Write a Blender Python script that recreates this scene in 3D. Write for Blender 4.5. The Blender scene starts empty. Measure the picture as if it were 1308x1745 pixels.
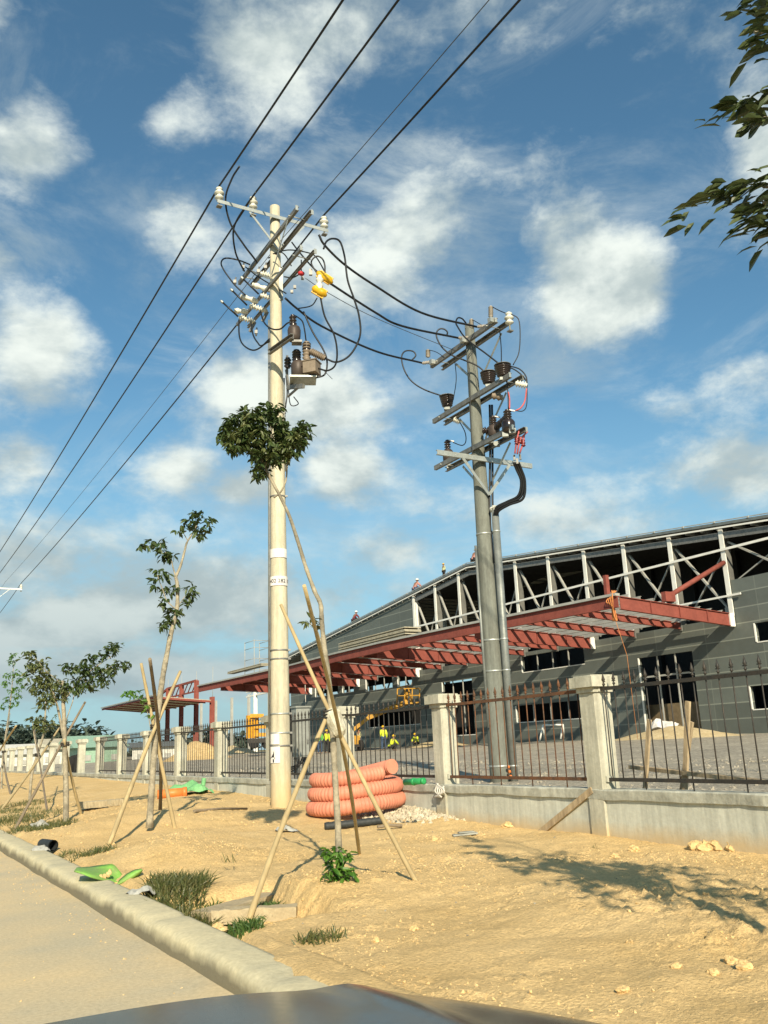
import bpy, math, random
from mathutils import Vector, Matrix, noise
R = math.radians
sc = bpy.context.scene
random.seed(7)

# ------------------------------------------------------------------ camera
F, CX, CY = 1509.0, 654.0, 872.5          # focal length and centre in photo pixels
CAM = Vector((0, 0, 1.45))
def _basis(yaw, pitch, roll):
    y, p, r = R(yaw), R(pitch), R(roll)
    f = Vector((math.sin(y)*math.cos(p), math.cos(y)*math.cos(p), math.sin(p)))
    rt = Vector((math.cos(y), -math.sin(y), 0)); up = rt.cross(f)
    return f, math.cos(r)*rt - math.sin(r)*up, math.cos(r)*up + math.sin(r)*rt
FW, RT, UP = _basis(30.1, 14.7, 2.4)
def ray(x, y): return FW*F + RT*(x-CX) + UP*(CY-y)
def at(x, y, X=None, Y=None, Z=None):
    d = ray(x, y)
    for i, v in enumerate((X, Y, Z)):
        if v is not None: return CAM + d*((v-CAM[i])/d[i])
def atd(x, y, depth): return CAM + ray(x, y)*(depth/F)
def pr(P):
    d = Vector(P)-CAM; z = d.dot(FW)
    return CX+F*d.dot(RT)/z, CY-F*d.dot(UP)/z, z
cd = bpy.data.cameras.new('camera'); co = bpy.data.objects.new('camera', cd)
sc.collection.objects.link(co); sc.camera = co
co.matrix_world = Matrix((( RT.x, UP.x, -FW.x, CAM.x), (RT.y, UP.y, -FW.y, CAM.y), (RT.z, UP.z, -FW.z, CAM.z), (0,0,0,1)))
cd.sensor_fit = 'VERTICAL'; cd.sensor_height = 36; cd.lens = F/1745*36
cd.clip_start = .05; cd.clip_end = 6000

# ------------------------------------------------------------------ sun and sky
SUN_AZ, SUN_EL = 203.0, 29.4              # clockwise from +Y; behind the viewer
sd = bpy.data.lights.new('sun', 'SUN'); so = bpy.data.objects.new('sun', sd); sc.collection.objects.link(so)
sd.energy = 4.3; sd.angle = R(.5); sd.color = (1, .87, .66)
L = Vector((math.sin(R(SUN_AZ))*math.cos(R(SUN_EL)), math.cos(R(SUN_AZ))*math.cos(R(SUN_EL)), math.sin(R(SUN_EL))))
so.rotation_euler = L.to_track_quat('Z', 'Y').to_euler(); so.location = (0, 0, 60)
sc.view_settings.view_transform = 'Standard'; sc.view_settings.look = 'None'
sc.view_settings.gamma = 1; sc.view_settings.use_curve_mapping = False
sc.view_settings.exposure = .72

w = bpy.data.worlds.new('World'); sc.world = w; w.use_nodes = True
N, K = w.node_tree.nodes, w.node_tree.links
N.clear()
def nd(nodes, t, **kw):
    n = nodes.new(t)
    for k, v in kw.items():
        if k.startswith('i_'): n.inputs[int(k[2:])].default_value = v
        else: setattr(n, k, v)
    return n
out = nd(N, 'ShaderNodeOutputWorld'); bg = nd(N, 'ShaderNodeBackground'); bg.inputs[1].default_value = .1
K.new(bg.outputs[0], out.inputs[0])
sky = nd(N, 'ShaderNodeTexSky', sky_type='NISHITA', sun_disc=False)
sky.sun_elevation = R(SUN_EL); sky.sun_rotation = R(SUN_AZ); sky.altitude = 0; sky.air_density = 1.0; sky.dust_density = .6; sky.ozone_density = 3.0
tc = nd(N, 'ShaderNodeTexCoord')
def math_(op, a, b=None, c=None):
    n = nd(N, 'ShaderNodeMath', operation=op)
    for i, v in enumerate((a, b, c)):
        if v is None: continue
        if isinstance(v, (int, float)): n.inputs[i].default_value = v
        else: K.new(v, n.inputs[i])
    return n.outputs[0]
def vmath(op, a, b):
    n = nd(N, 'ShaderNodeVectorMath', operation=op)
    for i, v in enumerate((a, b)):
        if isinstance(v, (tuple, Vector)): n.inputs[i].default_value = v
        else: K.new(v, n.inputs[i])
    return n
def mrange(v, a, b, c=0., d=1., smooth=True):
    n = nd(N, 'ShaderNodeMapRange', interpolation_type='SMOOTHSTEP' if smooth else 'LINEAR')
    n.inputs[1].default_value, n.inputs[2].default_value, n.inputs[3].default_value, n.inputs[4].default_value = a, b, c, d
    K.new(v, n.inputs[0]); return n.outputs[0]
D = tc.outputs['Generated']
def fbm(vec, scale, detail, rough, dist=0.):
    n = nd(N, 'ShaderNodeTexNoise'); n.inputs['Scale'].default_value = scale; n.inputs['Detail'].default_value = detail
    n.inputs['Roughness'].default_value = rough; n.inputs['Distortion'].default_value = dist
    K.new(vec, n.inputs['Vector']); return n.outputs['Fac']
stretch = vmath('MULTIPLY', D, (1, 1, 1.7)).outputs[0]
big = fbm(stretch, 5.0, 8, .56, .12)
fine = fbm(stretch, 15, 6, .62, .25)
fine2 = fbm(stretch, 46, 5, .65, .2)
# clouds: where they stand in the sky (direction through the photo, half width, half height, weight)
CL = [(450,90,190,150,.62),(640,60,260,150,.26),(55,250,115,100,.72),(300,385,120,110,.50),(1035,490,150,125,1.0),
      (600,470,230,160,.50),(470,660,190,120,.62),(70,590,130,130,.62),(10,440,70,60,.5),(575,800,75,60,.62),
      (300,800,95,55,.55),(425,832,90,48,.55),(1275,795,120,85,.62),(1130,692,100,36,.42),(1300,350,100,150,.55),
      (1255,640,110,55,.40),(930,625,75,60,.48),(900,850,520,70,.30),(330,1010,420,95,.72),(230,1150,480,70,.75),(90,1080,200,40,.7),(70,960,220,110,.62),
      (650,940,130,60,.50),(280,200,70,45,.40),(800,250,380,160,.26),(360,1075,260,45,.45),(40,790,100,70,.5),
      (820,380,230,90,.24),(950,900,200,50,.36),(150,1060,260,60,.40),(1180,100,220,120,.22),(640,700,200,90,.35),(1280,230,80,90,.4)]
acc = None
for (x, y, rx, ry, s) in CL:
    d0 = ray(x, y); ln = d0.length/F; d0.normalize()
    u = (ray(x+1, y).normalized()-d0).normalized(); v = d0.cross(u).normalized()
    df = vmath('SUBTRACT', D, tuple(d0)).outputs[0]
    a = vmath('DOT_PRODUCT', df, tuple(u*(F*ln/rx))).outputs['Value']
    b = vmath('DOT_PRODUCT', df, tuple(v*(F*ln/ry))).outputs['Value']
    r2 = math_('ADD', math_('MULTIPLY', a, a), math_('MULTIPLY', b, b))
    g = math_('MULTIPLY', math_('POWER', 2.718, math_('MULTIPLY', r2, -1.5)), s)
    acc = g if acc is None else math_('MAXIMUM', acc, g) if s > .4 else math_('ADD', acc, g)
for (x, y, rx, ry, s) in [(850,430,90,210,.35),(1190,340,110,110,.4),(1190,560,70,150,.3),(190,470,70,220,.28),(200,110,110,170,.45),(880,720,190,60,.30),(1130,860,160,60,.15),(620,320,60,70,.25),(700,620,60,120,.3),(260,640,70,90,.2),(1010,180,160,100,.25)]:
    d0 = ray(x, y); ln = d0.length/F; d0.normalize()
    u = (ray(x+1, y).normalized()-d0).normalized(); v = d0.cross(u).normalized()
    df = vmath('SUBTRACT', D, tuple(d0)).outputs[0]
    a = vmath('DOT_PRODUCT', df, tuple(u*(F*ln/rx))).outputs['Value']; b = vmath('DOT_PRODUCT', df, tuple(v*(F*ln/ry))).outputs['Value']
    r2 = math_('ADD', math_('MULTIPLY', a, a), math_('MULTIPLY', b, b))
    acc = math_('SUBTRACT', acc, math_('MULTIPLY', math_('POWER', 2.718, math_('MULTIPLY', r2, -1.2)), s))
wob = math_('ADD', math_('MULTIPLY', math_('SUBTRACT', big, .5), 1.35), math_('ADD', math_('MULTIPLY', math_('SUBTRACT', fine, .5), .62), math_('MULTIPLY', math_('SUBTRACT', fine2, .5), .30)))
dens = math_('ADD', acc, wob)
veil = math_('MULTIPLY', mrange(fbm(vmath('MULTIPLY', D, (1, 1, 2.4)).outputs[0], 3.4, 9, .67, .55), .43, .74), math_('ADD', .42, math_('MULTIPLY', acc, .6)))
mask = math_('MAXIMUM', mrange(dens, .06, .68), veil)
# light side / grey base of each cloud from the same noise looked up a little higher
up2 = fbm(vmath('ADD', stretch, (0, 0, .055)).outputs[0], 5.0, 6, .56, .12)
shade = mrange(math_('SUBTRACT', big, up2), -.10, .13)
ccol = nd(N, 'ShaderNodeMix', data_type='RGBA'); K.new(shade, ccol.inputs[0])
ccol.inputs[6].default_value = (2.9, 3.45, 3.5, 1); ccol.inputs[7].default_value = (5.6, 6.0, 5.6, 1)
sep = nd(N, 'ShaderNodeSeparateXYZ'); K.new(D, sep.inputs[0])
low = mrange(sep.outputs[2], .02, .34, 1., 0.)
lowc = nd(N, 'ShaderNodeMix', data_type='RGBA'); K.new(math_('MULTIPLY', low, .75), lowc.inputs[0])
K.new(ccol.outputs[2], lowc.inputs[6]); lowc.inputs[7].default_value = (2.05, 2.75, 3.0, 1)
tint = nd(N, 'ShaderNodeMix', data_type='RGBA', blend_type='MULTIPLY'); tint.inputs[0].default_value = 1
K.new(sky.outputs[0], tint.inputs[6]); tint.inputs[7].default_value = (.62, .86, .80, 1)
hz = nd(N, 'ShaderNodeMix', data_type='RGBA'); K.new(math_('MULTIPLY', mrange(sep.outputs[2], .0, .42, 1., 0.), .8), hz.inputs[0])
K.new(tint.outputs[2], hz.inputs[6]); hz.inputs[7].default_value = (2.1, 3.35, 4.0, 1)
mx = nd(N, 'ShaderNodeMix', data_type='RGBA'); K.new(mask, mx.inputs[0]); K.new(hz.outputs[2], mx.inputs[6]); K.new(lowc.outputs[2], mx.inputs[7])
K.new(mx.outputs[2], bg.inputs[0])

# ------------------------------------------------------------------ materials
MT = {}
def M(name, col, rough=.85, metal=0., col2=None, scale=4., contrast=(.35,.65), fine=.12, fscale=40., bump=0., bscale=30., spec=.3, stretch=(1,1,1), bdist=.02, streak=0., mud=None):
    m = bpy.data.materials.new(name); m.use_nodes = True; n, k = m.node_tree.nodes, m.node_tree.links
    b = n['Principled BSDF']; b.inputs['Roughness'].default_value = rough; b.inputs['Metallic'].default_value = metal
    b.inputs['Specular IOR Level'].default_value = spec
    t = n.new('ShaderNodeTexCoord'); mp = n.new('ShaderNodeMapping'); mp.inputs['Scale'].default_value = stretch
    k.new(t.outputs['Object'], mp.inputs[0])
    def nz(s, d=6, r=.6):
        q = n.new('ShaderNodeTexNoise'); q.inputs['Scale'].default_value = s; q.inputs['Detail'].default_value = d; q.inputs['Roughness'].default_value = r
        k.new(mp.outputs[0], q.inputs['Vector']); return q.outputs['Fac']
    cr = n.new('ShaderNodeValToRGB'); cr.color_ramp.elements[0].position = contrast[0]; cr.color_ramp.elements[1].position = contrast[1]
    c2 = col2 or tuple(c*.72 for c in col)
    cr.color_ramp.elements[0].color = (*c2, 1); cr.color_ramp.elements[1].color = (*col, 1)
    k.new(nz(scale), cr.inputs[0])
    f = nz(fscale, 4); mr = n.new('ShaderNodeMapRange'); mr.inputs[1].default_value = .3; mr.inputs[2].default_value = .7
    mr.inputs[3].default_value = 1-fine; mr.inputs[4].default_value = 1+fine; k.new(f, mr.inputs[0])
    mm = n.new('ShaderNodeVectorMath'); mm.operation = 'SCALE'; k.new(cr.outputs[0], mm.inputs[0]); k.new(mr.outputs[0], mm.inputs['Scale'])
    last = mm.outputs[0]
    if streak:                                         # rain streaks running down the concrete
        m2 = n.new('ShaderNodeMapping'); m2.inputs['Scale'].default_value = (7, 7, .35); k.new(t.outputs['Object'], m2.inputs[0])
        q = n.new('ShaderNodeTexNoise'); q.inputs['Scale'].default_value = 1.6; q.inputs['Detail'].default_value = 7; q.inputs['Roughness'].default_value = .65; k.new(m2.outputs[0], q.inputs['Vector'])
        r2 = n.new('ShaderNodeMapRange'); r2.inputs[1].default_value = .42; r2.inputs[2].default_value = .68; r2.inputs[3].default_value = 1.; r2.inputs[4].default_value = 1-streak; k.new(q.outputs['Fac'], r2.inputs[0])
        m3 = n.new('ShaderNodeVectorMath'); m3.operation = 'SCALE'; k.new(last, m3.inputs[0]); k.new(r2.outputs[0], m3.inputs['Scale']); last = m3.outputs[0]
    if mud:                                            # splashed yellow earth near the foot
        sz = n.new('ShaderNodeSeparateXYZ'); k.new(t.outputs['Object'], sz.inputs[0])
        ad = n.new('ShaderNodeMath'); ad.operation = 'MULTIPLY_ADD'; k.new(nz(3.2), ad.inputs[0]); ad.inputs[1].default_value = -(mud[1]-mud[0])*1.2; k.new(sz.outputs[2], ad.inputs[2])
        r3 = n.new('ShaderNodeMapRange'); r3.inputs[1].default_value = mud[0]-(mud[1]-mud[0])*.5; r3.inputs[2].default_value = mud[1]-(mud[1]-mud[0])*.5; r3.inputs[3].default_value = .75; r3.inputs[4].default_value = 0; k.new(ad.outputs[0], r3.inputs[0])
        m4 = n.new('ShaderNodeMix'); m4.data_type = 'RGBA'; k.new(r3.outputs[0], m4.inputs[0]); k.new(last, m4.inputs[6]); m4.inputs[7].default_value = (.52,.38,.19,1); last = m4.outputs[2]
    k.new(last, b.inputs['Base Color'])
    if bump:
        bp = n.new('ShaderNodeBump'); bp.inputs['Strength'].default_value = bump; bp.inputs['Distance'].default_value = bdist
        k.new(nz(bscale, 8, .65), bp.inputs['Height']); k.new(bp.outputs[0], b.inputs['Normal'])
    MT[name] = m; return m
M('dirt', (.69,.50,.245), .95, col2=(.58,.405,.18), scale=1.1, contrast=(.3,.7), fine=.20, fscale=38, bump=1., bscale=42, spec=.1, bdist=.022)
M('dirt_clod', (.66,.48,.24), .95, col2=(.51,.36,.165), scale=3, fine=.2, fscale=20, bump=.8, bscale=12, spec=.1)
M('road_dust', (.60,.475,.28), .9, col2=(.47,.41,.28), scale=.8, contrast=(.35,.65), fine=.13, fscale=34, bump=.4, bscale=50, spec=.15, bdist=.01)
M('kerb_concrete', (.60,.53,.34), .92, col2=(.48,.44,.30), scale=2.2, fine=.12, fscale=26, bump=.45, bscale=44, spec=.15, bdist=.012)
M('gravel', (.40,.36,.28), .95, col2=(.29,.265,.215), scale=.8, fine=.4, fscale=9, bump=1.0, bscale=8, spec=.1, bdist=.08)
M('sand', (.56,.46,.28), .95, col2=(.46,.36,.2), scale=1.5, fine=.15, fscale=12, bump=.7, bscale=9, spec=.1)
M('rubble', (.56,.51,.39), .95, col2=(.42,.36,.25), scale=5, fine=.3, fscale=18, bump=1, bscale=14, spec=.1)
M('field', (.26,.21,.12), .95, col2=(.14,.14,.07), scale=.04, fine=.25, fscale=.6, spec=.05)
M('pole_cream', (.61,.56,.41), .85, col2=(.49,.45,.33), streak=.28, mud=(0,.9), scale=2.2, fine=.10, fscale=22, bump=.25, bscale=30, spec=.2, stretch=(1,1,.35))
M('pole_grey', streak=.3, col=(.20,.215,.185), rough=.8, col2=(.15,.155,.13), scale=2.5, fine=.12, fscale=22, bump=.25, bscale=30, spec=.25, stretch=(1,1,.35))
M('wall_plaster', (.59,.60,.51), .9, streak=.22, mud=(.02,.20), col2=(.46,.47,.40), scale=.9, contrast=(.3,.62), fine=.07, fscale=20, bump=.3, bscale=12, spec=.15)
M('coping', streak=.25, col=(.54,.54,.45), rough=.9, col2=(.34,.34,.28), scale=2.5, fine=.12, fscale=18, bump=.5, bscale=14, spec=.15)
M('pillar', (.55,.535,.43), .9, streak=.30, mud=(.02,.22), col2=(.41,.40,.315), scale=2.0, fine=.09, fscale=20, bump=.35, bscale=14, spec=.15)
M('rail_dark', (.040,.040,.037), .6, .3, col2=(.06,.05,.04), scale=6, fine=.25, fscale=30)
M('rail_rust', (.17,.075,.035), .85, .1, col2=(.09,.055,.035), scale=6, fine=.3, fscale=30)
M('galv', (.47,.49,.45), .45, .55, col2=(.36,.38,.35), scale=7, fine=.12, fscale=30)
M('galv_dark', (.24,.24,.22), .55, .4, col2=(.15,.15,.14), scale=7, fine=.15, fscale=30)
M('steel_pipe', (.25,.265,.245), .5, .35, col2=(.18,.195,.18), scale=3, fine=.1, fscale=20)
M('porcelain', (.66,.66,.58), .25, 0, col2=(.58,.58,.50), scale=5, fine=.05, spec=.6)
M('polymer_grey', (.36,.33,.28), .5, 0, fine=.08)
M('brown_glaze', (.028,.02,.018), .22, 0, col2=(.02,.014,.012), fine=.1, spec=.6)
M('tank_brown', (.075,.058,.048), .5, .1, fine=.15)
M('tank_tan', (.26,.21,.155), .6, .1, fine=.12)
M('cable_black', (.012,.013,.014), .45, 0, fine=.1, spec=.4)
M('cable_thin', (.11,.12,.13), .5, .4)
M('yellow_cover', (.72,.42,.015), .5, 0, fine=.06)
M('red_plastic', (.55,.04,.05), .5, 0)
M('dark_red', (.13,.012,.012), .35, 0)
M('pink_wire', (.6,.14,.14), .5, 0)
M('white_plate', (.78,.75,.70), .6, 0, fine=.04)
M('ink', (.03,.03,.04), .7)
M('bark', (.37,.33,.24), .9, col2=(.20,.18,.135), scale=5, contrast=(.4,.6), fine=.2, fscale=25, bump=.6, bscale=20, spec=.1)
M('bamboo', (.46,.36,.19), .75, col2=(.33,.26,.14), scale=4, fine=.12, fscale=25, bump=.2, spec=.2, stretch=(1,1,.3))
M('bamboo_grey', (.24,.19,.13), .85, col2=(.16,.13,.09), scale=4, fine=.15, fscale=25, bump=.3, stretch=(1,1,.3))
M('wood_old', (.46,.36,.22), .85, col2=(.32,.24,.145), scale=5, fine=.2, fscale=20, bump=.4, stretch=(1,1,.2))
M('clad', (.135,.152,.135), .55, .15, col2=(.118,.132,.117), scale=.25, fine=.05, fscale=2)
M('red_oxide', (.25,.070,.051), .75, 0, col2=(.195,.055,.041), scale=1.2, fine=.12, fscale=6, spec=.25)
M('white_steel', (.80,.79,.72), .6, .0, col2=(.68,.68,.62), scale=1.5, fine=.06)
M('grey_steel', (.40,.40,.36), .6, .1, col2=(.32,.32,.29), scale=1.5, fine=.08)
M('web_shaded', (.17,.17,.15), .7, .1, col2=(.12,.12,.11), scale=1.5)  # shade on the column webs put into a darker grey
M('roof_sheet', (.20,.22,.21), .5, .3, fine=.06)
M('interior_shade', (.028,.03,.03), .95, fine=.1)  # near-black: shade inside the factory put into the colour
M('floor_slab', (.30,.28,.23), .95)
M('board_brown', (.20,.15,.085), .8, fine=.1)
M('sheet_tan', (.47,.43,.32), .7, fine=.08)
M('orange_pipe', (.62,.245,.155), .6, 0, col2=(.50,.185,.115), scale=2, fine=.08, fscale=18, spec=.35)
M('orange_pvc', (.70,.21,.05), .45, 0, fine=.06)
M('green_pipe', (.03,.30,.09), .4)
M('black_pipe', (.035,.04,.04), .6, fine=.2)
M('green_sheet', (.19,.43,.07), .6, col2=(.20,.30,.09), scale=6, fine=.12)
M('tarp_green', (.20,.48,.20), .6)
M('slab', (.42,.35,.22), .9, col2=(.33,.27,.17), scale=4, fine=.12, bump=.4)
M('cabinet', (.36,.37,.33), .5, .3, fine=.05)
M('yellow_machine', (.62,.30,.02), .5, fine=.1)
M('yellow_faded', (.5,.27,.04), .6, fine=.2)
M('skin', (.28,.15,.09), .6)
M('vest_yellow', (.62,.72,.04), .6)
M('shirt_green', (.12,.40,.10), .8)
M('shirt_pale', (.55,.55,.30), .8)
M('jeans', (.05,.08,.14), .9)
M('trousers_black', (.03,.03,.03), .9)
M('helmet_yellow', (.70,.42,.03), .35)
M('shirt_maroon', (.16,.03,.05), .8)
M('shirt_pink', (.5,.25,.22), .8)
M('hall_white', (.66,.65,.58), .7, fine=.05)
M('hall_green', (.30,.46,.34), .7, fine=.05)
M('net_black', (.03,.03,.03), .9)
M('plastic_clear', (.40,.40,.36), .3)
M('rope_orange', (.65,.25,.08), .8)
M('rope_white', (.7,.68,.6), .8)
M('tyre', (.02,.02,.02), .9)
M('headlamp', (.6,.6,.6), .1)
def paint(name, col, rough, coat):
    m = bpy.data.materials.new(name); m.use_nodes = True; b = m.node_tree.nodes['Principled BSDF']
    b.inputs['Base Color'].default_value = (*col, 1); b.inputs['Roughness'].default_value = rough; b.inputs['Coat Weight'].default_value = coat
    b.inputs['Coat Roughness'].default_value = .12
    n, k = m.node_tree.nodes, m.node_tree.links
    t = n.new('ShaderNodeTexCoord'); q = n.new('ShaderNodeTexNoise'); q.inputs['Scale'].default_value = 60; k.new(t.outputs['Object'], q.inputs['Vector'])
    mr = n.new('ShaderNodeMapRange'); mr.inputs[3].default_value = rough*.8; mr.inputs[4].default_value = rough*1.4; k.new(q.outputs['Fac'], mr.inputs[0]); k.new(mr.outputs[0], b.inputs['Roughness'])
    MT[name] = m; return m
paint('car_paint', (.060,.058,.046), .17, .0)
MT['car_paint'].node_tree.nodes['Principled BSDF'].inputs['Specular IOR Level'].default_value = .32
def leafmat(name, c1, c2, trans=.25, rough=.45):
    m = bpy.data.materials.new(name); m.use_nodes = True; n, k = m.node_tree.nodes, m.node_tree.links
    b = n['Principled BSDF']; b.inputs['Roughness'].default_value = rough; b.inputs['Specular IOR Level'].default_value = .45
    g = n.new('ShaderNodeNewGeometry'); cr = n.new('ShaderNodeValToRGB')
    cr.color_ramp.elements[0].color = (*c1, 1); cr.color_ramp.elements[1].color = (*c2, 1)
    k.new(g.outputs['Random Per Island'], cr.inputs[0]); k.new(cr.outputs[0], b.inputs['Base Color'])
    tr = n.new('ShaderNodeBsdfTranslucent'); k.new(cr.outputs[0], tr.inputs[0])
    mx = n.new('ShaderNodeMixShader'); mx.inputs[0].default_value = trans
    k.new(b.outputs[0], mx.inputs[1]); k.new(tr.outputs[0], mx.inputs[2]); k.new(mx.outputs[0], n['Material Output'].inputs[0])
    MT[name] = m
leafmat('leaf_dark', (.030,.060,.016), (.085,.120,.034))
leafmat('leaf_olive', (.07,.105,.032), (.15,.165,.06))
leafmat('leaf_near', (.035,.055,.016), (.09,.115,.038), .2)
leafmat('leaf_bright', (.045,.13,.015), (.11,.22,.03))
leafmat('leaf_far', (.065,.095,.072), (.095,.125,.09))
leafmat('grass', (.05,.08,.02), (.17,.16,.06))
leafmat('leaf_green', (.035,.085,.018), (.11,.17,.04))
# cladding: horizontal panel joints, edge highlights painted on as pale lines
def clad_joint_highlights():
    m = MT['clad']; n, k = m.node_tree.nodes, m.node_tree.links; b = n['Principled BSDF']
    src = b.inputs['Base Color'].links[0].from_socket
    t = n.new('ShaderNodeTexCoord'); s = n.new('ShaderNodeSeparateXYZ'); k.new(t.outputs['Object'], s.inputs[0])
    def line(sock, period, wd):
        a = n.new('ShaderNodeMath'); a.operation = 'PINGPONG'; k.new(sock, a.inputs[0]); a.inputs[1].default_value = period/2
        c = n.new('ShaderNodeMath'); c.operation = 'LESS_THAN'; k.new(a.outputs[0], c.inputs[0]); c.inputs[1].default_value = wd; return c.outputs[0]
    l1 = line(s.outputs[2], .82, .03); l2 = line(s.outputs[1], 3.66, .03)
    ad = n.new('ShaderNodeMath'); ad.operation = 'MAXIMUM'; k.new(l1, ad.inputs[0]); h = n.new('ShaderNodeMath'); h.operation = 'MULTIPLY'; k.new(l2, h.inputs[0]); h.inputs[1].default_value = .35; k.new(h.outputs[0], ad.inputs[1])
    ha = n.new('ShaderNodeMath'); ha.operation = 'MULTIPLY'; k.new(ad.outputs[0], ha.inputs[0]); ha.inputs[1].default_value = .7
    mx = n.new('ShaderNodeMix'); mx.data_type = 'RGBA'; k.new(ha.outputs[0], mx.inputs[0]); k.new(src, mx.inputs[6]); mx.inputs[7].default_value = (.30,.32,.27,1)
    # each row of panels has its own slightly different grey
    fl = n.new('ShaderNodeMath'); fl.operation = 'FLOOR'; dv = n.new('ShaderNodeMath'); dv.operation = 'DIVIDE'; k.new(s.outputs[2], dv.inputs[0]); dv.inputs[1].default_value = .82; k.new(dv.outputs[0], fl.inputs[0])
    fy = n.new('ShaderNodeMath'); fy.operation = 'FLOOR'; dy = n.new('ShaderNodeMath'); dy.operation = 'DIVIDE'; k.new(s.outputs[1], dy.inputs[0]); dy.inputs[1].default_value = 3.66; k.new(dy.outputs[0], fy.inputs[0])
    cb = n.new('ShaderNodeCombineXYZ'); k.new(fl.outputs[0], cb.inputs[0]); k.new(fy.outputs[0], cb.inputs[1])
    wn = n.new('ShaderNodeTexWhiteNoise'); wn.noise_dimensions = '3D'; k.new(cb.outputs[0], wn.inputs['Vector'])
    mr = n.new('ShaderNodeMapRange'); mr.inputs[3].default_value = .86; mr.inputs[4].default_value = 1.14; k.new(wn.outputs['Value'], mr.inputs[0])
    sc_ = n.new('ShaderNodeVectorMath'); sc_.operation = 'SCALE'; k.new(mx.outputs[2], sc_.inputs[0]); k.new(mr.outputs[0], sc_.inputs['Scale'])
    k.new(sc_.outputs[0], b.inputs['Base Color'])
clad_joint_highlights()
def kerb_shade_stain():  # dirt and the shadow line at the foot, painted as one dark band
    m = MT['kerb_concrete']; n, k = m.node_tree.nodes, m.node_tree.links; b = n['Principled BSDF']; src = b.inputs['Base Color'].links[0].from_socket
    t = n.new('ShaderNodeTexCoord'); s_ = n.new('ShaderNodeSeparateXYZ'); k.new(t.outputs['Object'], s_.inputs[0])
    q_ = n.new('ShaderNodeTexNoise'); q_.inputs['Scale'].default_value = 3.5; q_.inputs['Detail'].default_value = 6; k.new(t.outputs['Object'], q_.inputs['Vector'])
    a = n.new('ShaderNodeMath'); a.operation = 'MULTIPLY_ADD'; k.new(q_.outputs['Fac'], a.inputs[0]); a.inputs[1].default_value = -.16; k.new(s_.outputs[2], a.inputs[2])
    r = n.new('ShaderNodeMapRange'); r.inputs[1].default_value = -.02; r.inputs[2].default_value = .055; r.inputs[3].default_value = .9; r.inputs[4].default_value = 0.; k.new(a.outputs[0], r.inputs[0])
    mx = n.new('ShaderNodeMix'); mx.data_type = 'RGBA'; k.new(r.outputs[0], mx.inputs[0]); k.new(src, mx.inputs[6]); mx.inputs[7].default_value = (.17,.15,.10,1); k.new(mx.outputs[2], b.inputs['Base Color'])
kerb_shade_stain()

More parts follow.
